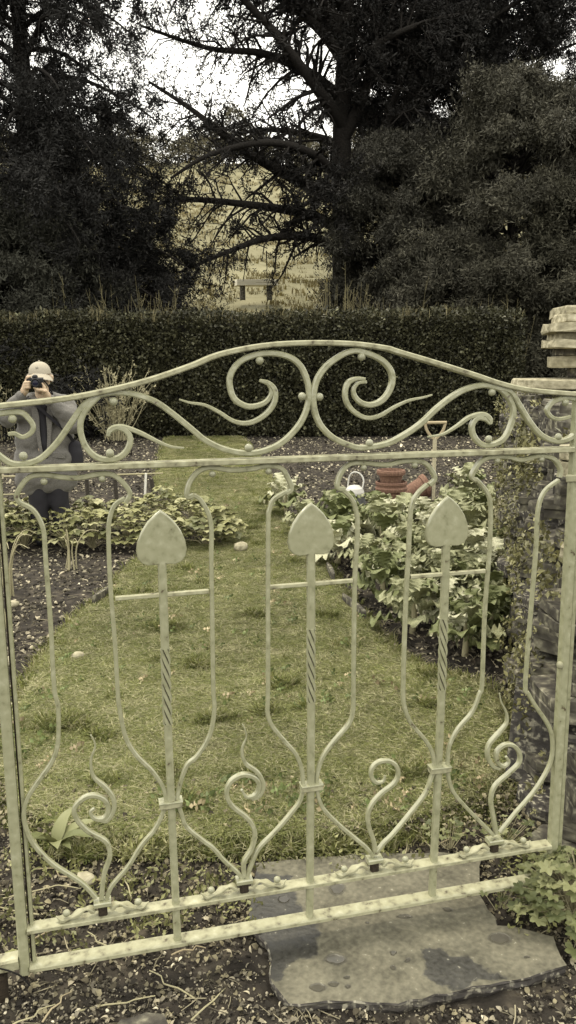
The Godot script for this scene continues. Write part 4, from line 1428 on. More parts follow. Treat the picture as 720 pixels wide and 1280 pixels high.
	part("wire", wire.done(), paint(0.012, 0.011, 0.01), hinge)


# ---------------------------------------------------------------- stone underfoot
func ragged(outline: Array, step: float, amount: float) -> PackedVector2Array:
	var out := PackedVector2Array()
	for k in outline.size():
		var a: Vector2 = outline[k]
		var b: Vector2 = outline[(k + 1) % outline.size()]
		var n := maxi(int(a.distance_to(b) / step), 1)
		for i in n:
			out.append(a.lerp(b, float(i) / n) + Vector2(rng.randf_range(-1, 1), rng.randf_range(-1, 1)) * amount)
	return out


func flag(called: String, label: String, category: String, outline: PackedVector2Array, top: float, thick: float, lo: Vector2, span: Vector2, m: Material) -> void:
	var t := thing(called, label, category, Vector3.ZERO)
	var mb := MB.new()
	var ti := Geometry2D.triangulate_polygon(outline)
	var mid := Vector2.ZERO
	for p in outline:
		mid += p / outline.size()
	for p in outline:
		mb.vert(Vector3(p.x, top, p.y), Vector3.UP, Color.WHITE, (p - lo) / span)
	for k in range(0, ti.size(), 3):
		mb.tri(ti[k], ti[k + 1], ti[k + 2])
	part("face", mb.done(), m, t)
	mb = MB.new()
	var prof := [[1.0, 0.0], [1.006, -0.12], [0.992, -0.3], [1.002, -0.6], [0.985, -1.0]]
	var wob := []
	for k in outline.size():
		var w := []
		for j in 5:
			w.append(prof[j][0] + (rng.randf_range(-0.008, 0.008) if j > 0 else 0.0))
		wob.append(w)
	for k in outline.size():
		var k2 := (k + 1) % outline.size()
		for j in 4:
			var q := []
			for e in [[k, j], [k2, j], [k2, j + 1], [k, j + 1]]:
				var s: Vector2 = mid + (outline[e[0]] - mid) * wob[e[0]][e[1]]
				q.append(Vector3(s.x, top + thick * prof[e[1]][1], s.y))
			var inside := Vector3(mid.x, top - thick * 0.5, mid.y)
			mb.flat_tri(q[0], q[1], q[2], inside)
			mb.flat_tri(q[0], q[2], q[3], inside)
	part("edge", mb.done(), M.slate_dark, t)


func make_flagstone() -> void:
	var pts := [-0.10, -2.16, -0.11, -1.91, -0.05, -1.80, -0.05, -1.70, -0.01, -1.63, 0.12, -1.64, 0.24, -1.63, 0.36, -1.66, 0.50, -1.69, 0.63, -1.73, 0.67, -1.745, 0.665, -1.84, 0.64, -1.86, 0.54, -1.89, 0.52, -2.01, 0.57, -2.20, 0.28, -2.21, 0.09, -2.19]
	var o := []
	for k in range(0, pts.size(), 2):
		o.append(Vector2(pts[k], pts[k + 1]) * 1.04)
	var outline := ragged(o, 0.03, 0.005)
	var lo := Vector2(-0.15, -2.30)
	var span := Vector2(0.87, 0.67)
	var w := 640
	var h := 490
	var col := Image.create(w, h, false, Image.FORMAT_RGBA8)
	var rgh := Image.create(w, h, false, Image.FORMAT_RGBA8)
	var hgt := Image.create(w, h, false, Image.FORMAT_RGBA8)
	var n := FastNoiseLite.new()
	n.seed = 71
	n.frequency = 6.0
	n.fractal_octaves = 5
	var fine := FastNoiseLite.new()
	fine.seed = 72
	fine.frequency = 45.0
	fine.fractal_octaves = 4
	# weather worn hollows that hold water: x, z, radius across, radius along
	var pits := [[0.11, -1.77, 0.026, 0.020], [0.06, -1.68, 0.020, 0.014], [0.10, -1.69, 0.015, 0.011], [0.135, -1.68, 0.007, 0.006], [0.13, -1.712, 0.007, 0.006], [0.53, -1.84, 0.030, 0.022], [0.13, -2.04, 0.022, 0.026], [-0.02, -2.0, 0.018, 0.018], [0.30, -1.925, 0.022, 0.009], [0.255, -1.79, 0.010, 0.008], [0.245, -1.74, 0.009, 0.008], [0.285, -1.765, 0.008, 0.007], [0.42, -1.95, 0.012, 0.008], [0.58, -1.77, 0.006, 0.005], [0.2, -1.9, 0.005, 0.004]]
	var wets := [PackedVector2Array([Vector2(0.325, -1.80), Vector2(0.35, -1.815), Vector2(0.39, -1.785), Vector2(0.44, -1.775), Vector2(0.475, -1.725), Vector2(0.515, -1.705), Vector2(0.45, -1.693), Vector2(0.37, -1.672), Vector2(0.325, -1.70)]), PackedVector2Array([Vector2(-0.13, -2.13), Vector2(0.0, -2.1), Vector2(0.02, -1.98), Vector2(0.075, -1.87), Vector2(0.06, -1.79), Vector2(0.0, -1.76), Vector2(-0.035, -1.70), Vector2(-0.12, -1.75), Vector2(-0.14, -1.95)])]
	for y in h:
		for x in w:
			var p := (lo + Vector2(float(x) / w, float(y) / h) * span) / 1.04
			var a := n.get_noise_2dv(p)
			var f := fine.get_noise_2dv(p)
			var j := Vector2(n.get_noise_2d(p.x * 3.0, p.y * 3.0), n.get_noise_2d(p.x * 3.0 + 9.0, p.y * 3.0)) * 0.018
			var wet := 0.0
			for poly in wets:
				for s in 5:
					var o2 := Vector2(cos(s * 1.257 + f * 3.0), sin(s * 1.257 + f * 3.0)) * 0.003
					if Geometry2D.is_point_in_polygon(p + j + o2, poly):
						wet += 0.2
			wet = minf(wet, 1.0)
			var hole := 0.0
			var ring := 0.0
			for q in pits:
				var e := Vector2((p.x + j.x * 0.4 - q[0]) / q[2], (p.y + j.y * 0.4 - q[1]) / q[3]).length()
				hole = maxf(hole, 1.0 - smoothstep(0.75, 1.0, e))
				ring = maxf(ring, 1.0 - smoothstep(0.0, 0.18, absf(e - 0.98)))
			var v := 0.125 + 0.06 * a + 0.055 * f
			var c := Color(v, v * 0.93, v * 0.66)
			c = c.lerp(Color(v * 0.36, v * 0.345, v * 0.29), wet)
			c = c.lerp(Color(0.05, 0.047, 0.04), ring * 0.5)
			c = c.lerp(Color(0.055, 0.051, 0.042), hole * 0.75)
			if f > 0.62:
				c = c.lerp(Color(0.4, 0.38, 0.3), 0.5)
			col.set_pixel(x, y, c.linear_to_srgb())
			var r := 0.78 - 0.1 * a
			r = lerpf(r, 0.42 + 0.2 * f, wet)
			r = lerpf(r, 0.12, hole)
			rgh.set_pixel(x, y, Color(r, r, r))
			var hh := 0.6 + 0.22 * a + 0.16 * f
			hh = lerpf(hh, 0.15, hole)
			hh -= wet * 0.08
			hgt.set_pixel(x, y, Color(hh, hh, hh))
	var m := StandardMaterial3D.new()
	m.albedo_texture = ImageTexture.create_from_image(col)
	m.roughness = 1.0
	m.roughness_texture = ImageTexture.create_from_image(rgh)
	m.roughness_texture_channel = BaseMaterial3D.TEXTURE_CHANNEL_RED
	m.heightmap_enabled = true
	m.heightmap_texture = ImageTexture.create_from_image(hgt)
	m.heightmap_scale = 0.5
	m.metallic_specular = 0.4
	flag("flagstone", "large flat slate doorstep under the gate with wet hollows", "flagstone", outline, -0.008, 0.035, lo, span, m)
	var small := ragged([Vector2(-0.42, -1.60), Vector2(-0.40, -1.645), Vector2(-0.345, -1.668), Vector2(-0.30, -1.66), Vector2(-0.275, -1.61), Vector2(-0.29, -1.55), Vector2(-0.40, -1.54)], 0.025, 0.005)
	flag("slate_piece", "small pale broken slate sunk in the soil left of the doorstep", "slate", small, -0.006, 0.04, lo, span, M.slate)
	small = ragged([Vector2(0.05, -1.52), Vector2(0.06, -1.612), Vector2(0.16, -1.622), Vector2(0.33, -1.60), Vector2(0.42, -1.57), Vector2(0.40, -1.45), Vector2(0.1, -1.44)], 0.025, 0.007)
	flag("slate_piece", "flat slate at the very bottom in front of the doorstep", "slate", small, -0.010, 0.04, lo, span, M.slate)


# ---------------------------------------------------------------- the person with a camera
func join(mb: MB, other: MB) -> void:
	var first := mb.v.size()
	mb.v.append_array(other.v)
	mb.n.append_array(other.n)
	mb.c.append_array(other.c)
	mb.uv.append_array(other.uv)
	for i in other.ix:
		mb.ix.append(i + first)


func make_person() -> void:
	var at := Vector3(-2.06, -0.03, -6.83)
	var turn := atan2(2.06, 6.83)
	var who := thing("person", "person in a cream cap and grey coat lifting a camera to the eye", "person", at, turn)
	var skin := paint(0.50, 0.38, 0.26, 0.6)
	skin.subsurf_scatter_enabled = true
	skin.subsurf_scatter_strength = 0.05
	var coat_m := textured(noise_tex(51, 0.06, [[0.0, 0.075, 0.071, 0.066], [0.5, 0.125, 0.118, 0.105], [1.0, 0.19, 0.18, 0.155]], 256), 5.0, 0.8, noise_tex(52, 0.2, [], 256), 0.05, false)
	coat_m.rim_enabled = true
	coat_m.rim = 0.3
	var dark := paint(0.02, 0.019, 0.022, 0.85)
	var black := paint(0.012, 0.012, 0.013, 0.4)
	# body: torso and limbs, then head and hands on finer grids
	var mb := nets([
		[Vector3(0.03, 1.14, -0.01), Vector3(0.02, 0.62, 0), 0.095, 0.11], [Vector3(-0.12, 1.17, 0), Vector3(0.18, 1.16, 0), 0.055, 0.055],
		[Vector3(-0.14, 1.16, 0), Vector3(-0.25, 1.10, 0.12), 0.045, 0.038], [Vector3(-0.25, 1.10, 0.12), Vector3(-0.125, 1.262, 0.215), 0.037, 0.026],
		[Vector3(0.20, 1.15, 0), Vector3(0.245, 1.03, 0.13), 0.045, 0.038], [Vector3(0.245, 1.03, 0.13), Vector3(0.078, 1.225, 0.205), 0.037, 0.026],
		[Vector3(-0.045, 0.62, 0), Vector3(-0.05, 0.32, 0.01), 0.075, 0.055], [Vector3(-0.05, 0.32, 0.01), Vector3(-0.06, 0.06, 0), 0.052, 0.036],
		[Vector3(0.10, 0.62, 0), Vector3(0.13, 0.32, 0.01), 0.075, 0.055], [Vector3(0.13, 0.32, 0.01), Vector3(0.14, 0.06, 0), 0.052, 0.036],
	], 0.014, 0.012)
	var head := nets([
		[Vector3(0.02, 1.432, 0.01), Vector3(0.018, 1.430, 0.045), 0.078, 0.078], [Vector3(0.018, 1.37, 0.05), Vector3(0.016, 1.325, 0.065), 0.068, 0.052],
		[Vector3(0.016, 1.305, 0.085), Vector3(0.016, 1.298, 0.09), 0.026, 0.022], [Vector3(-0.035, 1.36, 0.085), Vector3(-0.02, 1.345, 0.095), 0.028, 0.024], [Vector3(0.067, 1.36, 0.085), Vector3(0.052, 1.345, 0.095), 0.028, 0.024],
		[Vector3(0.015, 1.405, 0.125), Vector3(0.013, 1.368, 0.145), 0.010, 0.016], [Vector3(0.0, 1.366, 0.134), Vector3(0.028, 1.366, 0.134), 0.010, 0.010],
		[Vector3(-0.025, 1.418, 0.112), Vector3(0.057, 1.418, 0.112), 0.015, 0.015], [Vector3(0.0, 1.332, 0.117), Vector3(0.032, 1.332, 0.117), 0.009, 0.009],
		[Vector3(-0.07, 1.40, 0.02), Vector3(-0.074, 1.375, 0.02), 0.020, 0.013], [Vector3(0.108, 1.40, 0.02), Vector3(0.111, 1.375, 0.02), 0.020, 0.013],
		[Vector3(0.025, 1.33, 0.02), Vector3(0.035, 1.16, -0.01), 0.054, 0.062],
	], 0.0055, 0.007)
	join(mb, head)
	# right hand round the grip, its first finger on the shutter
	var grip := [[Vector3(-0.128, 1.26, 0.21), Vector3(-0.105, 1.30, 0.235), 0.025, 0.028], [Vector3(-0.105, 1.30, 0.235), Vector3(-0.090, 1.345, 0.25), 0.030, 0.026]]
	for i in 3:
		var y := 1.365 - 0.020 * i
		grip.append([Vector3(-0.097, y - 0.006, 0.25), Vector3(-0.092, y, 0.292), 0.0115, 0.010])
		grip.append([Vector3(-0.092, y, 0.292), Vector3(-0.070, y + 0.002, 0.305), 0.010, 0.009])
		grip.append([Vector3(-0.070, y + 0.002, 0.305), Vector3(-0.052 - 0.004 * i, y, 0.297), 0.009, 0.008])
	grip.append_array([[Vector3(-0.093, 1.365, 0.25), Vector3(-0.078, 1.405, 0.268), 0.011, 0.010], [Vector3(-0.078, 1.405, 0.268), Vector3(-0.052, 1.412, 0.262), 0.0095, 0.008]])
	grip.append_array([[Vector3(-0.102, 1.31, 0.225), Vector3(-0.078, 1.335, 0.205), 0.013, 0.011], [Vector3(-0.078, 1.335, 0.205), Vector3(-0.055, 1.350, 0.205), 0.011, 0.009]])
	join(mb, nets(grip, 0.004, 0.0035))
	# left hand under the lens
	var under := [[Vector3(0.082, 1.222, 0.20), Vector3(0.062, 1.262, 0.235), 0.025, 0.027], [Vector3(0.062, 1.262, 0.235), Vector3(0.045, 1.292, 0.265), 0.029, 0.025]]
	for i in 4:
		var z := 0.262 + 0.019 * i
		var l: float = [0.9, 1.0, 0.95, 0.8][i]
		under.append([Vector3(0.046, 1.295, z - 0.006), Vector3(0.020, 1.305, z + 0.004), 0.0115, 0.010])
		under.append([Vector3(0.020, 1.305, z + 0.004), Vector3(0.020 - 0.03 * l, 1.308, z + 0.006), 0.010, 0.009])
		under.append([Vector3(0.020 - 0.03 * l, 1.308, z + 0.006), Vector3(0.020 - 0.052 * l, 1.322, z + 0.004), 0.009, 0.008])
	under.append_array([[Vector3(0.056, 1.285, 0.25), Vector3(0.045, 1.325, 0.268), 0.013, 0.0115], [Vector3(0.045, 1.325, 0.268), Vector3(0.034, 1.355, 0.272), 0.011, 0.009]])
	join(mb, nets(under, 0.004, 0.0035))
	part("body", mb.done(), skin, who)
	for s in [-0.018, 0.050]:
		var eye := part("eye", unit_ball, paint(0.03, 0.025, 0.02, 0.15), who)
		eye.position = Vector3(s, 1.400, 0.1175)
		eye.scale = Vector3(0.022, 0.013, 0.014)
	part("hair", nets([[Vector3(-0.058, 1.405, -0.005), Vector3(0.098, 1.405, -0.005), 0.03, 0.03], [Vector3(-0.04, 1.395, -0.05), Vector3(0.08, 1.395, -0.05), 0.035, 0.035]], 0.008, 0.01).done(), paint(0.2, 0.18, 0.15, 0.8), who)
	# coat, with folds
	var folds := FastNoiseLite.new()
	folds.seed = 61
	folds.frequency = 7.0
	folds.fractal_octaves = 3
	var coat := nets([
		[Vector3(-0.09, 1.12, -0.01), Vector3(0.14, 1.11, -0.01), 0.13, 0.13, 0.8], [Vector3(-0.085, 0.90, 0), Vector3(0.125, 0.90, 0), 0.135, 0.135, 0.8],
		[Vector3(-0.09, 0.70, 0), Vector3(0.13, 0.70, 0), 0.145, 0.145, 0.8], [Vector3(-0.095, 0.56, 0), Vector3(0.135, 0.56, 0), 0.14, 0.14, 0.8],
		[Vector3(-0.14, 1.17, 0), Vector3(-0.255, 1.095, 0.125), 0.088, 0.075], [Vector3(-0.255, 1.095, 0.125), Vector3(-0.135, 1.25, 0.208), 0.074, 0.046],
		[Vector3(0.195, 1.16, 0), Vector3(0.25, 1.025, 0.135), 0.092, 0.078], [Vector3(0.25, 1.025, 0.135), Vector3(0.087, 1.213, 0.198), 0.077, 0.047],
		[Vector3(-0.05, 1.20, -0.05), Vector3(0.13, 1.20, -0.05), 0.065, 0.065], [Vector3(0.11, 1.235, -0.03), Vector3(0.125, 1.19, 0.05), 0.035, 0.03], [Vector3(-0.045, 1.235, -0.03), Vector3(-0.05, 1.19, 0.05), 0.035, 0.03],
	], 0.0125, 0.016, folds, 0.024)
	var cloth := part("coat", coat.done(), coat_m, who)
	for c in [[Vector3(-0.138, 1.247, 0.207), Vector3(-0.130, 1.258, 0.212), 0.049], [Vector3(0.089, 1.210, 0.196), Vector3(0.081, 1.220, 0.202), 0.050]]:
		var cb := MB.new()
		tube(cb, [c[0], c[1]], [c[2], c[2] * 0.96], 14)
		part("cuff", cb.done(), coat_m, cloth)
	# the dark jersey in the open front, lapels and pocket flaps
	part("jersey", nets([[Vector3(0.015, 1.17, 0.055), Vector3(0.025, 0.86, 0.085), 0.052, 0.042], [Vector3(0.025, 0.86, 0.085), Vector3(0.03, 0.74, 0.095), 0.04, 0.022]], 0.01, 0.01).done(), dark, who)
	for s in [[-0.035, -1.0], [0.075, 1.0]]:
		var lb := MB.new()
		sweep(lb, spline([Vector3(s[0] + s[1] * 0.015, 1.20, 0.085), Vector3(s[0], 1.08, 0.112), Vector3(s[0] - s[1] * 0.012, 0.93, 0.128), Vector3(s[0] - s[1] * 0.03, 0.76, 0.135)], 4), Vector3(0, 0, 1), 0.042, 0.014, [0.6, 0.9, 1.1, 1.3, 1.35, 1.2, 1.0, 0.85, 0.75, 0.7, 0.65, 0.6, 0.5])
		part("lapel", lb.done(), coat_m, cloth)
	for q in [Vector3(-0.09, 0.745, 0.117), Vector3(0.13, 0.765, 0.117)]:
		part("pocket_flap", box_bar(q - Vector3(0.05, 0, 0), q + Vector3(0.05, -0.012, 0), Vector3(0, 0, 1), 0.045, 0.014), coat_m, cloth)
	part("trousers", nets([[Vector3(-0.045, 0.60, 0), Vector3(-0.055, 0.08, 0), 0.092, 0.07], [Vector3(0.10, 0.60, 0), Vector3(0.135, 0.08, 0), 0.092, 0.07]], 0.014, 0.01, folds, 0.01).done(), dark, who)
	for x in [-0.06, 0.14]:
		part("boot", nets([[Vector3(x, 0.045, -0.03), Vector3(x, 0.04, 0.13), 0.045, 0.038]], 0.012, 0.01).done(), black, who)
	# cap: panelled crown and a curved peak
	var cap_m := textured(noise_tex(53, 0.08, [[0.0, 0.27, 0.24, 0.18], [1.0, 0.50, 0.455, 0.36]], 256), 8.0, 0.85, noise_tex(54, 0.25, [], 256), 0.04, false)
	var cb := MB.new()
	for j in 10:
		var b := PI * 0.5 * j / 9.0
		for i in 25:
			var a := TAU * i / 24.0
			var seam := 1.0 - 0.035 * pow(absf(cos(a * 3.0)), 10.0)
			cb.vert(Vector3(0.02 + cos(a) * cos(b) * 0.092 * seam, 1.428 + pow(sin(b), 0.8) * 0.100, 0.026 + sin(a) * cos(b) * 0.114 * seam), Vector3(cos(a) * cos(b), sin(b), sin(a) * cos(b)))
	for j in 9:
		for i in 24:
			cb.quad(j * 25 + i, j * 25 + i + 1, (j + 1) * 25 + i + 1, (j + 1) * 25 + i)
	var cap := part("cap", cb.done(), cap_m, who)
	var pb := MB.new()
	for j in 6:
		var t := j / 5.0
		for i in 13:
			var a := lerpf(-1.15, 1.15, i / 12.0) - 0.16
			var r0 := 0.100 + 0.062 * t * pow(maxf(cos(a + 0.16), 0.0), 0.6)
			pb.vert(Vector3(0.02 + sin(a) * (0.094 + (r0 - 0.1) * 0.75), 1.433 - 0.042 * t - 0.022 * sin(a + 0.16) * sin(a + 0.16), 0.03 + cos(a) * (r0 + 0.012)), Vector3(0, 1, 0.3))
	for j in 5:
		for i in 12:
			pb.quad(j * 13 + i, j * 13 + i + 1, (j + 1) * 13 + i + 1, (j + 1) * 13 + i)
	var rim_n := pb.v.size()
	for i in rim_n:
		pb.vert(pb.v[i] - Vector3(0, 0.006, 0), -pb.n[i])
	for j in 5:
		for i in 12:
			pb.quad(rim_n + j * 13 + i, rim_n + j * 13 + i + 1, rim_n + (j + 1) * 13 + i + 1, rim_n + (j + 1) * 13 + i)
	for i in 12:
		pb.quad(5 * 13 + i, 5 * 13 + i + 1, rim_n + 5 * 13 + i + 1, rim_n + 5 * 13 + i)
	pb.smooth()
	part("peak", pb.done(), cap_m, cap)
	part("badge", pebble(Vector3(0.026, 0.020, 0.008), 3, 5, 8, 0.05), paint(0.22, 0.2, 0.16), cap).transform = Transform3D(Basis(Vector3.RIGHT, -0.5), Vector3(0.0, 1.478, 0.127))
	var button := part("button", unit_ball, cap_m, cap)
	button.position = Vector3(0.02, 1.534, 0.026)
	button.scale = Vector3(0.016, 0.008, 0.016)

	# the camera in the hands
	var camera := thing("photo_camera", "black camera held to the eye by the person in the cap", "camera", who.transform * Vector3(-0.02, 1.362, 0.252), turn)
	var bb := MB.new()
	sweep(bb, [Vector3(-0.064, 0, 0), Vector3(0.064, 0, 0)], Vector3(0, 0, 1), 0.080, 0.050)
	part("camera_body", bb.done(), black, camera)
	part("prism", pebble(Vector3(0.05, 0.04, 0.05), 4, 6, 8, 0.05), black, camera).position = Vector3(0.0, 0.044, 0.0)
	var lens := part("lens", lathe([Vector2(0, 0), Vector2(0.033, 0), Vector2(0.033, 0.03), Vector2(0.035, 0.032), Vector2(0.035, 0.066), Vector2(0.031, 0.07), Vector2(0.027, 0.062), Vector2(0.0, 0.055)], 20), black, camera)
	lens.rotation.x = PI / 2
	lens.position.z = 0.024
	var glass := part("front_glass", unit_ball, paint(0.015, 0.015, 0.03, 0.05), lens)
	glass.position.y = 0.058
	glass.scale = Vector3(0.05, 0.01, 0.05)
	var sb := MB.new()
	tube(sb, spline([Vector3(0.066, 0.02, 0), Vector3(0.10, -0.03, -0.08), Vector3(0.13, -0.10, -0.16), Vector3(0.09, -0.07, -0.26)], 5), taper(16, 0.006, 0.006), 5)
	part("neck_strap", sb.done(), dark, camera)

	# shoulder bag on the hip
	var bag := thing("shoulder_bag", "black shoulder bag hanging at the hip of the person in the coat", "bag", who.transform * Vector3(0.275, 0.76, 0.03), turn)
	bag.scale = Vector3.ONE * 0.86
	part("pouch", nets([[Vector3(-0.01, 0.07, 0), Vector3(-0.01, -0.08, 0.01), 0.062, 0.072], [Vector3(0.0, 0.0, 0.03), Vector3(0.0, -0.07, 0.035), 0.055, 0.055]], 0.012, 0.012).done(), dark, bag)
	sb = MB.new()
	sweep(sb, spline([Vector3(-0.02, 0.12, 0.03), Vector3(-0.10, 0.24, 0.125), Vector3(-0.22, 0.36, 0.14), Vector3(-0.34, 0.48, 0.12), Vector3(-0.42, 0.55, 0.04), Vector3(-0.36, 0.55, -0.08)], 5), Vector3(0, 0, 1), 0.03, 0.006)
	part("bag_strap", sb.done(), dark, bag)


# ---------------------------------------------------------------- pots, pail, spade, pegs
func make_pots() -> void:
	var clay := textured(noise_tex(61, 0.02, [[0.0, 0.09, 0.055, 0.04], [0.5, 0.18, 0.10, 0.07], [0.8, 0.25, 0.155, 0.105], [1.0, 0.36, 0.27, 0.19]]), 4.0, 0.85, noise_tex(62, 0.06, [], 256), 0.1, false)
	var pot := [Vector2(0, 0), Vector2(0.10, 0), Vector2(0.125, 0.20), Vector2(0.132, 0.285), Vector2(0.150, 0.29), Vector2(0.154, 0.315), Vector2(0.150, 0.325), Vector2(0.144, 0.33), Vector2(0.146, 0.345), Vector2(0.152, 0.352), Vector2(0.152, 0.372), Vector2(0.136, 0.376), Vector2(0.128, 0.34), Vector2(0.112, 0.06), Vector2(0, 0.05)]
	var p := thing("terracotta_pot", "upright terracotta pot with a ribbed rim among the pale leafy plants", "plant pot", Vector3(0.99, -0.03, -7.72), 0.3)
	part("pot", lathe(pot, 28), clay, p)
	var q := thing("terracotta_pot", "second terracotta pot nested inside the upright one", "plant pot", Vector3(0.985, 0.30, -7.722), 0.0)
	part("pot", lathe([Vector2(0, 0), Vector2(0.085, 0), Vector2(0.115, 0.11), Vector2(0.134, 0.115), Vector2(0.139, 0.14), Vector2(0.134, 0.158), Vector2(0.118, 0.16), Vector2(0.108, 0.12), Vector2(0.08, 0.02), Vector2(0, 0.018)], 28), clay, q)
	var r := thing("terracotta_pot", "terracotta pot lying on its side against the upright pot", "plant pot", Vector3(1.20, 0.10, -8.35), 0.0)
	r.rotation = Vector3(0.25, 0.25, -1.15)
	part("pot", lathe([Vector2(0, 0), Vector2(0.075, 0), Vector2(0.108, 0.22), Vector2(0.122, 0.225), Vector2(0.127, 0.275), Vector2(0.115, 0.28), Vector2(0.1, 0.21), Vector2(0.066, 0.02), Vector2(0, 0.02)], 26), clay, r)
	var pail := thing("lidded_pail", "small grey pail with a white domed lid and hoop handle", "pail", Vector3(0.68, -0.03, -8.05), 0.2)
	part("bucket", lathe([Vector2(0, 0), Vector2(0.085, 0), Vector2(0.108, 0.19), Vector2(0.113, 0.20), Vector2(0.108, 0.205), Vector2(0.0, 0.195)], 24), textured(noise_tex(63, 0.03, [[0.0, 0.11, 0.115, 0.115], [1.0, 0.24, 0.245, 0.235]], 256), 4.0, 0.5, null, 0.0, false), pail)
	var white := paint(0.55, 0.54, 0.49, 0.5)
	part("lid", lathe([Vector2(0.0, 0.19), Vector2(0.098, 0.205), Vector2(0.098, 0.222), Vector2(0.082, 0.262), Vector2(0.05, 0.288), Vector2(0, 0.298)], 24), white, pail).position.x = -0.015
	var hb := MB.new()
	tube(hb, spline([Vector3(0.03, 0.20, 0.05), Vector3(0.07, 0.33, 0.03), Vector3(0.045, 0.40, 0.0), Vector3(-0.02, 0.42, -0.02), Vector3(-0.06, 0.36, -0.05), Vector3(-0.07, 0.2, -0.06)], 5), taper(26, 0.008, 0.008), 7)
	part("handle", hb.done(), white, pail)

	var spade := thing("garden_spade", "garden spade with a wooden D handle standing in the soil by the pots", "spade", Vector3(1.44, 0, -7.97), 0.1)
	var sh := MB.new()
	tube(sh, [Vector3(0, 0.12, 0), Vector3(0, 0.5, 0), Vector3(0, 0.735, 0)], [0.019, 0.018, 0.02], 10)
	part("shaft", sh.done(), textured(noise_tex(64, 0.05, [[0.0, 0.33, 0.29, 0.19], [1.0, 0.52, 0.48, 0.34]], 256), 3.0, 0.7, null, 0.0, false), spade)
	var grip := MB.new()
	for s in [-1.0, 1.0]:
		sweep(grip, spline([Vector3(s * 0.008, 0.725, 0), Vector3(s * 0.05, 0.765, 0), Vector3(s * 0.085, 0.82, 0), Vector3(s * 0.102, 0.885, 0)], 4), Vector3(0, 0, 1), 0.026, 0.02)
	tube(grip, [Vector3(-0.112, 0.885, 0), Vector3(0.112, 0.885, 0)], [0.0155, 0.0155], 10)
	part("handle", grip.done(), M.cane, spade)
	var blade := MB.new()
	sweep(blade, [Vector3(0, 0.26, 0.004), Vector3(0, 0.12, 0.004), Vector3(0, 0.09, 0.0), Vector3(0, -0.16, -0.01)], Vector3(0, 0, 1), 0.19, 0.014, [0.22, 0.26, 1.0, 0.95])
	part("blade", blade.done(), paint(0.05, 0.047, 0.042, 0.5), spade)

	var peg_m := textured(noise_tex(65, 0.05, [[0.0, 0.03, 0.026, 0.02], [1.0, 0.08, 0.07, 0.055]], 256), 4.0, 0.9)
	var peg_labels := ["short dark peg behind the leafy row, nearest the person", "short dark peg between the person and the white stake", "short dark peg right beside the white stake", "short dark peg left of the person"]
	var xs := [-2.02, -1.73, -1.35, -2.72]
	for k in 4:
		var b := MB.new()
		tube(b, [Vector3(0, -0.1, 0), Vector3(0.005, 0.15, 0), Vector3(0.0, 0.33, 0)], [0.022, 0.021, 0.02], 8)
		var o := part("wooden_peg", b.done(), peg_m, self)
		o.position = Vector3(xs[k], 0, -8.1)
		o.rotation.z = rng.randf_range(-0.05, 0.05)
		tag(o, peg_labels[k], "peg", "dark pegs that carry the cane rail")
	var stake := MB.new()
	sweep(stake, [Vector3(-0.02, -0.1, 0), Vector3(0, 0.15, 0), Vector3(0.02, 0.40, 0)], Vector3(0, 0, 1), 0.022, 0.014)
	tag(part("white_stake", stake.done(), paint(0.72, 0.70, 0.62, 0.6), self), "thin white stake standing at the end of the cane rail", "stake")
	get_node("white_stake").position = Vector3(-1.425, 0, -8.02)
	for c in [[Vector3(-2.9, 0.37, -8.08), Vector3(-1.24, 0.395, -8.05), "long pale cane tied along the pegs behind the leafy row"], [Vector3(-3.5, 0.19, -8.0), Vector3(-2.62, 0.20, -8.04), "low pale cane at the left edge behind the leafy row"]]:
		var b := MB.new()
		tube(b, [c[0], c[0].lerp(c[1], 0.5) - Vector3(0, 0.01, 0), c[1]], [0.011, 0.0105, 0.009], 6)
		tag(part("cane", b.done(), M.stalk, self), c[2], "cane")


func on_bed(p: Vector2, outline: PackedVector2Array) -> bool:
	return not Geometry2D.is_point_in_polygon(p, outline)


# ---------------------------------------------------------------- the beds
func leafy_label(k: int) -> String:
	if k < 8:
		return "low bushy plant with three part leaves, %s from the left in the front row" % ordinal(k)
	if k < 15:
		return "low bushy plant with three part leaves, %s from the left in the back row" % ordinal(k - 8)
	return ["low bushy plant that ends the front row on the lawn's edge", "low bushy plant spilling onto the lawn behind the front row's end", "rearmost low bushy plant beside the lawn"][k - 15]


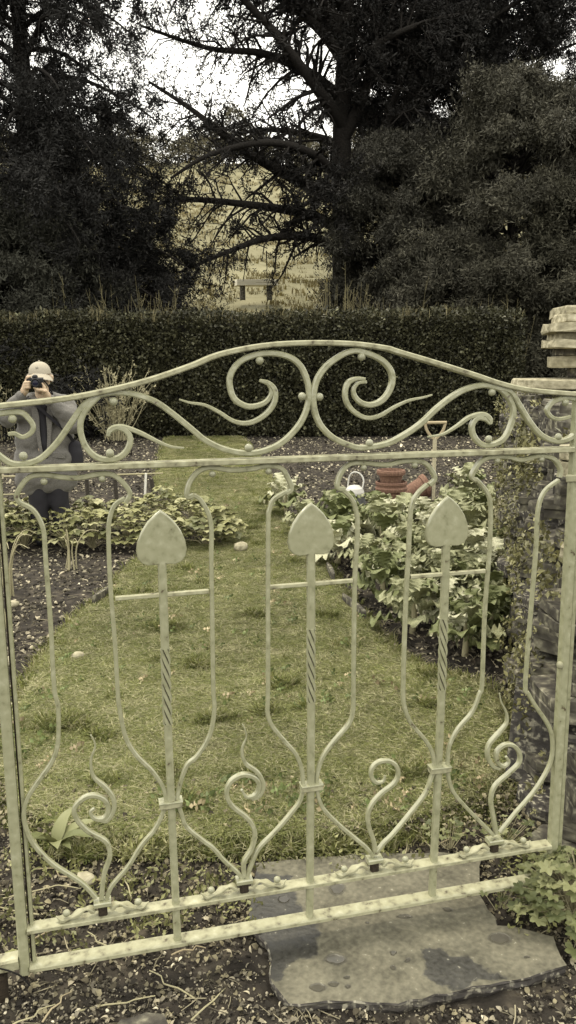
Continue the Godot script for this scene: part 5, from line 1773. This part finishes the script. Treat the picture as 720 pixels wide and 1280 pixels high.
func make_left_bed() -> void:
	var outline := lawn_outline()
	# clods, chips and dead leaves on the soil of both beds
	var shapes := [pebble(Vector3(1, 0.7, 0.85), 1, 4, 6, 0.35), pebble(Vector3(1, 0.5, 0.7), 2, 4, 6, 0.4), leaf(1.0, 0.55, 0.3, 0.4, 0.12, 12.0, 3, 4, 2), leaf(1.0, 0.3, 0.5, 0.6, 0.1, 9.0, 4, 4, 2)]
	var places := [[], [], [], []]
	var cols := [[], [], [], []]
	var made := 0
	while made < 64000:
		var d := 1.55 + pow(rng.randf(), 1.7) * 14.6
		var wide := 0.5 if rng.randf() < 0.75 else 0.85
		var p := Vector2(rng.randf_range(-wide, wide) * (d + 0.4), -d)
		if not on_bed(p, outline) or (p.x < 2.2 and p.x > 0.85 + 0.22 * (-p.y - 2.4) and d > 2.3 and d < 6.5):
			continue
		if p.x > -0.1 and p.x < 0.66 and d < 2.2 and d > 1.71:
			continue
		if lump_noise.get_noise_2d(p.x * 0.22, p.y * 0.22) < rng.randf_range(-0.5, 0.25):
			if rng.randf() < 0.6: continue
		made += 1
		var k := rng.randi() % 4
		var s := exp(rng.randf_range(-5.2, -3.5)) * (0.8 + 0.09 * d)
		if d < 2.6:
			s *= 0.6
		if k >= 2:
			s *= 1.5
		var y := soil_height(p.x, p.y) + s * 0.2
		var b := Basis(Vector3.UP, rng.randf() * TAU) * Basis(Vector3.RIGHT, rng.randf_range(-0.7, 0.7)) * Basis(Vector3.FORWARD, rng.randf_range(-0.6, 0.6))
		places[k].append(Transform3D(b.scaled(Vector3.ONE * s), Vector3(p.x, y, p.y)))
		var v := pow(rng.randf(), 2.5)
		var c := Color(0.02, 0.017, 0.013).lerp(Color(0.46, 0.41, 0.29), v)
		if rng.randf() < 0.012:
			c = Color(0.66, 0.60, 0.45)
		cols[k].append(c)
	var bits := []
	var bitc := []
	while bits.size() < 5000:
		var d := 1.55 + pow(rng.randf(), 1.5) * 9.0
		var p := Vector2(rng.randf_range(-0.5, 0.5) * (d + 0.4), -d)
		if not on_bed(p, outline) or (p.x > -0.1 and p.x < 0.66 and d < 2.25 and d > 1.71):
			continue
		if d < 2.6 and rng.randf() < 0.7:
			continue
		var b := Basis(Vector3.UP, rng.randf() * TAU) * Basis(Vector3.RIGHT, rng.randf_range(-0.3, 0.3))
		bits.append(Transform3D(b.scaled(Vector3.ONE * rng.randf_range(0.4, 1.3)), Vector3(p.x, soil_height(p.x, p.y) + 0.008, p.y)))
		var v := pow(rng.randf(), 1.5)
		bitc.append(Color(0.03, 0.026, 0.02).lerp(Color(0.36, 0.32, 0.21), v))
	var bit := MB.new()
	tube(bit, [Vector3(0, 0, -0.025), Vector3(0.003, 0.003, 0), Vector3(0, 0.001, 0.03)], [0.0016, 0.0015, 0.001], 4)
	var lit := thing("soil_litter", "dark clods, pale chips and dead leaves strewn over the soil", "leaf litter")
	lit.set_meta("kind", "stuff")
	scatter("twig_bits", bit.done(), M.litter, bits, bitc, lit)
	for k in 4:
		scatter(["clods", "chips", "dead_leaves", "leaf_scraps"][k], shapes[k], M.litter, places[k], cols[k], lit)

	# the row of low leafy plants across the bed
	var tri := MB.new()
	for a in [-1.15, 0.0, 1.15]:
		var one := leaf(0.075, 0.062, 0.25, 0.25, 0.08, 22.0, 9, 4, 2, 0.8)
		var arr := one.surface_get_arrays(0)
		var first := tri.v.size()
		for i in arr[Mesh.ARRAY_VERTEX].size():
			tri.vert((arr[Mesh.ARRAY_VERTEX][i] as Vector3).rotated(Vector3.UP, a), (arr[Mesh.ARRAY_NORMAL][i] as Vector3).rotated(Vector3.UP, a))
		for i in arr[Mesh.ARRAY_INDEX]:
			tri.ix.append(i + first)
	var leaf_mesh := tri.done()
	var greens := [paint(0.24, 0.235, 0.105, 0.5), paint(0.17, 0.17, 0.07, 0.5), paint(0.32, 0.31, 0.165, 0.5), paint(0.11, 0.115, 0.05, 0.5)]
	for m in greens:
		m.backlight_enabled = true
		m.backlight = Color(0.2, 0.2, 0.15)
	var spots := []
	for k in 8:
		spots.append(Vector2(-2.75 + 0.29 * k + rng.randf_range(-0.06, 0.06), -6.62 + rng.randf_range(-0.1, 0.12)))
	for k in 7:
		spots.append(Vector2(-2.9 + 0.29 * k + rng.randf_range(-0.06, 0.06), -7.2 + rng.randf_range(-0.12, 0.12)))
	spots.append(Vector2(-0.62, -6.75))
	spots.append(Vector2(-0.86, -7.2))
	spots.append(Vector2(-1.2, -7.7))
	for sp in spots:
		var t := thing("leafy_plant", leafy_label(spots.find(sp)), "plant", Vector3(sp.x, -0.03, sp.y), rng.randf() * TAU, "low leafy plants across the left bed")
		var stems := MB.new()
		for i in 44:
			var a := rng.randf() * TAU
			var f := pow(rng.randf(), 0.6)
			var h := lerpf(0.30, 0.10, f * f) * rng.randf_range(0.8, 1.15)
			var tip := Vector3(cos(a) * f * 0.24, h, sin(a) * f * 0.24)
			tube(stems, [Vector3.ZERO, tip * Vector3(0.35, 0.7, 0.35), tip], [0.0035, 0.003, 0.002], 3)
			var o := part("leaf", leaf_mesh, greens[[0, 0, 1, 2, 3][rng.randi() % 5]], t)
			o.transform = facing(tip, Vector3(cos(a) * (0.4 + f), rng.randf_range(-0.25, 0.25), sin(a) * (0.4 + f)), rng.randf_range(-0.35, 0.35), rng.randf_range(0.75, 1.2))
		part("stems", stems.done(), M.stalk, t)

	# bare pale shrubs at the foot of the hedge
	for s in [[Vector3(-3.3, 0, -15.7), 1.35, "bare many stemmed shrub with pale buds at the foot of the hedge", 46], [Vector3(-5.5, 0, -15.8), 1.0, "smaller bare shrub at the left foot of the hedge", 16]]:
		var t := thing("bare_shrub", s[2], "shrub", s[0])
		var b := MB.new()
		var buds := []
		for i in s[3]:
			var a := rng.randf() * TAU
			var h: float = s[1] * rng.randf_range(0.6, 1.0)
			var l: float = rng.randf_range(0.1, 0.55) * s[1]
			var o := Vector3(cos(a), 0, sin(a))
			var p := spline([o * rng.randf_range(0.02, 0.22), o * l * rng.randf_range(0.4, 0.8) + Vector3.UP * h * 0.5, o * l + rand_dir() * 0.08 + Vector3.UP * h], 4)
			for q in 3:
				var s0: Vector3 = p[rng.randi_range(3, p.size() - 2)]
				var s1 := s0 + (rand_dir() * 0.7 + Vector3.UP + o * 0.4) * 0.17
				tube(b, [s0, s1], [0.005, 0.003], 3)
				buds.append(facing(s1, o + Vector3.UP, rng.randf() * TAU, rng.randf_range(0.7, 1.3)))
			tube(b, p, taper(p.size(), 0.009, 0.004), 4)
			for q in 7:
				var f := rng.randf_range(0.35, 1.0)
				buds.append(facing(p[int(f * (p.size() - 1))], o + Vector3.UP * 1.5, rng.randf() * TAU, rng.randf_range(0.7, 1.4)))
		part("stems", b.done(), M.stalk, t)
		scatter("buds", spray(5, 0.05, 0.04, 0.06, 0.026, 0.0, 9, 0.2), paint(0.34, 0.31, 0.19), buds, [], t)

	# withered stalks near the left edge of the picture
	for s in [[Vector3(-1.86, -0.03, -5.2), "clump of withered upright stalks at the left edge of the bed", 12, 0.42], [Vector3(-1.62, -0.03, -5.9), "withered bent stems just in front of the leafy row", 7, 0.34], [Vector3(-1.55, -0.03, -4.3), "few broken pale stalks lying in the left bed", 5, 0.22]]:
		var t := thing("withered_stalks", s[1], "dead stalks", s[0])
		for i in s[2]:
			var a := rng.randf() * TAU
			var h: float = s[3] * rng.randf_range(0.5, 1.0)
			var o := Vector3(cos(a), 0, sin(a))
			var b := MB.new()
			var l := rng.randf_range(0.05, 0.5) * h
			var bend := rng.randf_range(-0.3, 0.0) * h if rng.randf() < 0.4 else 0.0
			var p := spline([o * 0.04, o * l * 0.4 + Vector3.UP * h * 0.6, o * l + Vector3.UP * h, o * l * 1.7 + Vector3.UP * (h + bend)], 4)
			tube(b, p, taper(p.size(), 0.0065, 0.0022), 4)
			part("stalk", b.done(), M.stalk, t)
	# pale stones that can be told apart
	var stones := [[-1.085, -3.99, 0.075, "pale round stone on the left edge of the lawn"], [-0.38, -6.36, 0.16, "flat pale stone at the end of the leafy row beside the lawn"], [-0.60, -2.15, 0.07, "chalky stone behind the left foot scroll of the gate"], [-1.42, -3.9, 0.10, "larger pale clod in the left bed nearest the lawn"], [-1.62, -3.6, 0.08, "pale clod at the left edge of the picture"], [-1.72, -4.9, 0.09, "pale flat stone beside the withered stalks"], [1.34, -7.3, 0.16, "grey round stone to the right of the lying pot"]]
	for k in stones.size():
		var s = stones[k]
		var o := part("stone", pebble(Vector3(s[2], s[2] * 0.55, s[2] * 0.8), 40 + k, 6, 9, 0.2), M.slate_pale, self)
		o.position = Vector3(s[0], 0.012 if s[2] < 0.12 else 0.03, s[1])
		o.rotation.y = k * 1.3
		tag(o, s[3], "stone")
	# stone edging of the beds
	var edges := [[-1.20, -5.06, 0.28, 1.35, "thin stone edging set along the left side of the lawn"], [0.40, -4.78, 0.42, -1.30, "thin stone edging set along the right side of the lawn"], [0.30, -5.6, 0.36, -1.5, "further length of stone edging on the right side of the lawn"]]
	for e in edges:
		var o := part("edging_stone", slate(Vector3(e[2], 0.09, 0.035), 60, 8, 2), M.slate, self)
		o.position = Vector3(e[0], -0.045, e[1])
		o.rotation.y = e[3]
		tag(o, e[4], "edging stone")


func make_right_bed() -> void:
	var meshes := []
	for k in 5:
		meshes.append(leaf(0.21, 0.17, 0.30, 0.25, 0.15, 22.0 + 3.0 * k, 200 + k, 20, 8, 9.0))
	var spots := [-0.02, -7.9, 0.16, -6.96, 0.45, -6.94, 0.38, -6.03, 0.56, -5.70, 0.74, -6.28, 0.88, -5.85, 0.60, -5.02, 0.80, -5.06, 1.00, -5.44, 0.70, -4.42, 0.90, -4.56, 1.12, -4.9, 0.92, -4.05, 1.10, -4.25, 1.22, -4.7, 1.32, -5.75, 1.45, -5.5, 1.42, -6.75, 1.62, -6.9, 1.78, -7.2, 2.1, -7.94, 1.9, -8.5, 1.2, -6.75, 0.80, -7.2, 1.12, -6.25, 0.52, -6.45, 1.2, -5.3, 0.75, -5.45, 1.05, -6.95, 1.22, -5.1, 1.52, -6.2, 1.30, -5.0, 1.08, -4.45, 1.55, -6.45, 1.40, -6.1, 1.66, -7.3, 1.85, -7.6, 1.5, -7.1, 0.3, -6.4, 0.62, -6.7, 0.98, -5.05, 1.16, -5.6, 0.9, -6.65]
	var near := ["beside the pots", "at the edge of the lawn", "against the stone wall", "in the middle of the right bed"]
	var sizes := ["small", "medium sized", "large", "very large"]
	var taken := {}
	var hue := ["pale frilled", "green frilled", "whitish frilled"]
	for k in range(0, spots.size(), 2):
		var at := Vector3(spots[k], -0.03, spots[k + 1])
		var s := rng.randf_range(0.8, 1.3)
		if at.z > -5.0: s *= 0.85
		var h: int = [0, 0, 2, 1, 1, 0, 2][rng.randi() % 7]
		var wall_x := 0.80 + 0.213 * (-at.z - 2.28)
		var w := 2 if at.x > wall_x - 0.5 else (0 if at.z < -6.6 else (1 if at.x < 0.62 else 3))
		var label := "%s %s cabbage plant %s" % [sizes[clampi(int((s - 0.6) / 0.16), 0, 3)], hue[h], near[w]]
		taken[label] = taken.get(label, 0) + 1
		label += ", %s of those" % ordinal(taken[label] - 1) if taken[label] > 1 else ""
		var t := thing("frilly_plant", label, "plant", at, rng.randf() * TAU, "frilly leaved plants of the right bed")
		var n := 15
		for i in n:
			var f := float(i) / n
			var a := i * 2.399 + rng.randf_range(-0.3, 0.3)
			var tilt := lerpf(1.15, 0.1, f) + rng.randf_range(-0.15, 0.15)
			var dir := Vector3(cos(a) * cos(tilt), sin(tilt), sin(a) * cos(tilt))
			var m: StandardMaterial3D = [M.kale, M.kale_dark, M.kale_pale][h]
			if rng.randf() < 0.35:
				m = [M.kale_pale, M.kale, M.kale_dark][rng.randi() % 3]
			var o := part("leaf", meshes[rng.randi() % 5], m, t)
			o.transform = facing(Vector3(cos(a), 0, sin(a)) * 0.05 * s + Vector3.UP * lerpf(0.22, 0.05, f) * s, dir, rng.randf_range(-0.3, 0.3), s * lerpf(0.7, 1.1, f) * rng.randf_range(0.85, 1.1))
		var st := MB.new()
		tube(st, [Vector3.ZERO, Vector3(0.01, 0.12, 0) * s, Vector3(0, 0.22, 0.01) * s], [0.02, 0.016, 0.008], 6)
		part("stem", st.done(), M.stalk, t)


func make_dry_canes() -> void:
	# tall dry growth that shows above the hedge
	var list := [[-4.15, -17.95, 3.6, 12, 0.24, "thin bare canes above the hedge at the left"], [-2.45, -17.95, 2.95, 70, 0.16, "tuft of tan dry grass above the hedge in front of the field"], [-3.3, -17.95, 3.0, 40, 0.18, "short tan stems above the hedge beside the bare canes"], [1.0, -17.95, 3.2, 80, 0.14, "tall pale green grass clump above the hedge at the larch"], [1.9, -17.95, 2.8, 46, 0.16, "dull grass clump above the hedge right of the larch"], [2.8, -17.95, 2.85, 26, 0.16, "thin dark stems above the hedge under the yews"], [4.3, -17.9, 2.95, 40, 0.16, "wispy dry stems at the right end of the hedge"]]
	for l in list:
		var x: float = l[0]
		var z: float = l[1]
		var t := thing("dry_growth", l[5], "dry grass", Vector3(x, land(x, z) - 0.05, z))
		var b := MB.new()
		for i in l[3]:
			var a := rng.randf() * TAU
			var h: float = l[2] * rng.randf_range(0.7, 1.0) * (1.1 if rng.randf() < 0.15 else 1.0)
			var o := Vector3(cos(a), 0, sin(a))
			var base := o * rng.randf_range(0.0, 0.6)
			var tip: Vector3 = base + o * h * l[4] * rng.randf_range(0.2, 1.0) + Vector3.UP * h
			tip += Vector3(rng.randf_range(-0.35, 0.35), 0, rng.randf_range(-0.35, 0.35)) * h * 0.3
			tube(b, [base, base.lerp(tip, 0.5) + Vector3.UP * 0.05 * h, base.lerp(tip, 0.8) + rand_dir() * 0.08, tip], [0.009, 0.007, 0.005, 0.003], 3)
			for q in 4:
				var g := rng.randf_range(0.6, 0.97)
				var s := base.lerp(tip, g)
				tube(b, [s, s + (rand_dir() + Vector3.UP) * 0.14], [0.006, 0.003], 3)
		var tone := rng.randf_range(0.7, 1.1)
		part("stems", b.done(), paint(0.17 * tone, 0.15 * tone, 0.08 * tone), t).set_meta("kind", "stuff")


func make_foreground() -> void:
	# lobed leaved plant by the right foot of the gate
	var t := thing("lobed_plant", "low plant with bright lobed leaves beside the right end of the doorstep", "plant", Vector3(0.80, -0.02, -2.02))
	var shapes := []
	for k in 4:
		shapes.append(lobed_leaf(0.027, 5 + k % 2, 300 + k))
	var mats := [paint(0.12, 0.13, 0.055, 0.5), paint(0.19, 0.195, 0.095, 0.5), paint(0.07, 0.08, 0.034, 0.5)]
	for m in mats:
		m.backlight_enabled = true
		m.backlight = Color(0.25, 0.25, 0.15)
	var stems := MB.new()
	for i in 190:
		var a := rng.randf() * TAU
		var f := pow(rng.randf(), 0.55)
		var rx := 0.185
		var tip := Vector3(cos(a) * f * rx, lerpf(0.155, 0.035, f * f) + rng.randf_range(-0.03, 0.03), sin(a) * f * 0.17)
		tube(stems, [tip * Vector3(0.2, 0, 0.2), tip * Vector3(0.6, 0.8, 0.6), tip], [0.0016, 0.0014, 0.001], 3)
		var o := part("leaf", shapes[i % 4], mats[[0, 0, 1, 2][rng.randi() % 4]], t)
		o.transform = facing(tip, Vector3(cos(a) * (0.3 + f) + 0.0, rng.randf_range(-0.35, 0.05), sin(a) * (0.3 + f) + 0.35), rng.randf_range(-0.3, 0.3), rng.randf_range(0.6, 1.25))
	part("stems", stems.done(), M.stalk, t)
	# a few loose shoots of it that creep along the doorstep
	for s in [[Vector3(0.585, -0.02, -2.05), "small shoot of lobed leaves at the right edge of the doorstep", 10], [Vector3(0.66, 0.0, -2.32), "lobed leaves behind the gate at the foot of the right post", 26], [Vector3(0.50, -0.01, -2.32), "sprig of small leaves behind the gate's bottom rail on the right", 14]]:
		var u := thing("lobed_plant", s[1], "plant", s[0])
		var sm := MB.new()
		for i in s[2]:
			var a := rng.randf() * TAU
			var f := rng.randf()
			var tip := Vector3(cos(a) * f * 0.10, rng.randf_range(0.025, 0.09), sin(a) * f * 0.06)
			tube(sm, [tip * Vector3(0.2, 0, 0.2), tip], [0.0015, 0.001], 3)
			part("leaf", shapes[i % 4], mats[rng.randi() % 3], u).transform = facing(tip, Vector3(cos(a), -0.1, sin(a) + 0.4), rng.randf_range(-0.3, 0.3), rng.randf_range(0.35, 0.75))
		part("stems", sm.done(), M.stalk, u)
	# broad strap leaves behind the left foot of the gate
	var dock := thing("dock_plant", "plant with broad pale strap leaves behind the left foot of the gate", "plant", Vector3(-0.74, -0.01, -2.33))
	for k in 7:
		var a: float = [0.3, 1.2, 2.0, -0.5, 2.7, -1.3, 0.8][k]
		var o := part("leaf", leaf(0.17, 0.05, 0.35, 0.35, 0.05, 9.0, 330 + k, 6, 3, 0.8), mats[k % 2], dock)
		o.transform = facing(Vector3.ZERO, Vector3(cos(a), 0.55 + 0.15 * (k % 3), sin(a)), 0.0, [1.0, 0.8, 1.1, 0.9, 0.75, 0.85, 0.7][k])
	# little weeds and seedlings in the soil round the gate
	var places := []
	var cols := []
	for k in 520:
		var p := Vector2(rng.randf_range(-0.95, 0.8), rng.randf_range(-2.45, -1.9))
		if p.x > -0.12 and p.x < 0.6 and p.y > -2.22:
			continue
		if lump_noise.get_noise_2d(p.x * 0.5, p.y * 0.5) < -0.05:
			continue
		places.append(Transform3D(Basis(Vector3.UP, rng.randf() * TAU).scaled(Vector3.ONE * rng.randf_range(0.5, 1.3)), Vector3(p.x, -0.02, p.y)))
		var b := rng.randf_range(0.6, 1.4)
		cols.append(Color(0.19 * b, 0.19 * b, 0.08 * b))
	tag(scatter("weeds", spray(14, 0.05, 0.06, 0.018, 0.010, -0.3, 14, 0.3), M.leaf, places, cols, self), "tiny weeds and seedlings in the soil behind the gate's foot", "weeds")
	# gravel and crumbs close to the lens
	var shp := [pebble(Vector3(1, 0.7, 0.85), 11, 5, 7, 0.3), pebble(Vector3(1, 0.55, 0.7), 12, 5, 7, 0.35), leaf(1.0, 0.5, 0.3, 0.4, 0.12, 12.0, 13, 4, 2)]
	var pl := [[], [], []]
	var pc := [[], [], []]
	for k in 15000:
		var d := rng.randf_range(1.45, 2.5) if k % 3 else rng.randf_range(1.45, 1.8)
		var p := Vector2(rng.randf_range(-0.5, 0.5) * (d + 0.35), -d)
		if p.x > -0.07 and p.x < 0.56 and p.x > rng.randf_range(-0.2, 0.1) and d < 2.18 and d > 1.71:
			continue
		var q: int = [0, 0, 1, 1, 2][rng.randi() % 5]
		var s := exp(rng.randf_range(-6.0, -4.3)) * (1.5 if q == 2 else 1.0)
		var b := Basis(Vector3.UP, rng.randf() * TAU) * Basis(Vector3.RIGHT, rng.randf_range(-0.8, 0.8)) * Basis(Vector3.FORWARD, rng.randf_range(-0.5, 0.5))
		pl[q].append(Transform3D(b.scaled(Vector3.ONE * s), Vector3(p.x, soil_height(p.x, p.y) + s * 0.25, p.y)))
		var v := pow(rng.randf(), 3.0)
		pc[q].append(Color(0.02, 0.017, 0.014).lerp(Color(0.38, 0.34, 0.25), v))
	var gravel := thing("gravel", "grit, small stones and leaf scraps on the dark soil round the doorstep", "gravel")
	gravel.set_meta("kind", "stuff")
	for q in 3:
		scatter(["grit", "chips", "leaf_scraps"][q], shp[q], M.litter, pl[q], pc[q], gravel)
	# dead leaves that have blown against the gate's foot
	var ll := []
	var lc := []
	while ll.size() < 9000:
		var d := 1.5 + pow(rng.randf(), 0.9) * 1.25
		var p := Vector2(rng.randf_range(-0.5, 0.5) * (d + 0.35), -d)
		if p.x > rng.randf_range(-0.12, 0.0) and p.x < 0.57 and d < 2.28 and d > 1.70 and rng.randf() < 0.985:
			continue
		if d < 1.95 and rng.randf() < 0.65:
			continue
		var s := exp(rng.randf_range(-4.75, -3.75))
		var b := Basis(Vector3.UP, rng.randf() * TAU) * Basis(Vector3.RIGHT, rng.randf_range(-0.9, 0.5)) * Basis(Vector3.FORWARD, rng.randf_range(-0.6, 0.6))
		ll.append(Transform3D(b.scaled(Vector3.ONE * s), Vector3(p.x, (soil_height(p.x, p.y) if d < 2.4 else maxf(soil_height(p.x, p.y), -0.005)) + s * 0.25, p.y)))
		var v := pow(rng.randf(), 1.5)
		lc.append(Color(0.035, 0.029, 0.021).lerp(Color(0.30, 0.265, 0.165), v))
	tag(scatter("fallen_leaves", leaf(1.0, 0.62, 0.35, 0.5, 0.14, 13.0, 19, 5, 2, 0.8), M.litter, ll, lc, self), "small dead leaves gathered on the soil along the foot of the gate", "fallen leaves")
	# dry stems lying about
	var sticks := [[-0.60, -1.98, 0.20, 0.5], [-0.50, -1.90, 0.13, 2.4], [-0.72, -2.12, 0.22, 0.25], [-0.66, -2.2, 0.24, 2.9], [-0.42, -1.72, 0.18, 0.2], [-0.30, -1.78, 0.16, 2.6], [-0.56, -1.70, 0.10, 1.1], [-0.20, -1.72, 0.12, 0.9], [0.27, -1.585, 0.09, 2.0], [0.44, -1.62, 0.10, 2.5], [0.50, -2.0, 0.16, 0.1], [-0.48, -2.16, 0.15, 1.9], [0.56, -2.42, 0.2, 0.6], [0.44, -2.36, 0.16, 2.2], [-0.62, -1.66, 0.14, 0.6], [-0.27, -1.9, 0.09, 0.3], [-0.8, -2.05, 0.2, 2.95], [0.36, -2.32, 0.12, 1.2]]
	var stick_labels := ["dry stalk just behind the bottom rails near the left stile", "short dry stalk under the bottom rail below the left foot", "long dry stalk crossing behind the foot of the left stile", "longest dry stalk behind the left stile's lyre bar", "curved dry stalk on the soil between the lower rail and the small slate", "dry stalk lying above the small slate, left of the doorstep", "short dry stalk upright to the picture in the bottom left corner", "dry stalk against the left edge of the doorstep", "thin dry stalk in front of the doorstep, pointing at its front edge", "thin dry stalk in front of the doorstep's right half", "dry stalk lying across the back right corner of the doorstep", "dry stalk behind the left foot scroll", "pale dry stalk at the lawn's edge behind the right upright bar", "dry stalk slanting behind the third foot scroll", "dry stalk below the hinge in the bottom left corner", "short dry stalk between the bottom rails left of the doorstep", "dry stalk behind the hinge at the left edge", "short dry stalk at the back edge of the doorstep"]
	for k in sticks.size():
		var s = sticks[k]
		var b := MB.new()
		var l: float = s[2]
		var p := spline([Vector3(-l / 2, 0.0, 0), Vector3(-l * 0.15, 0.008, l * rng.randf_range(-0.05, 0.05)), Vector3(l * 0.12, 0.004, l * rng.randf_range(-0.06, 0.06)), Vector3(l * 0.22, 0.012, l * rng.randf_range(-0.06, 0.06)), Vector3(l / 2, 0.004, l * rng.randf_range(-0.08, 0.08))], 2)
		tube(b, p, taper(p.size(), 0.0026, 0.0015), 5)
		var o := part("dry_stalk", b.done(), M.stalk if k % 3 else M.cane, self)
		o.position = Vector3(s[0], soil_height(s[0], s[1]) + 0.012, s[1])
		o.rotation.y = s[3]
		tag(o, stick_labels[k], "dry stalk", "dry stalks on the soil")
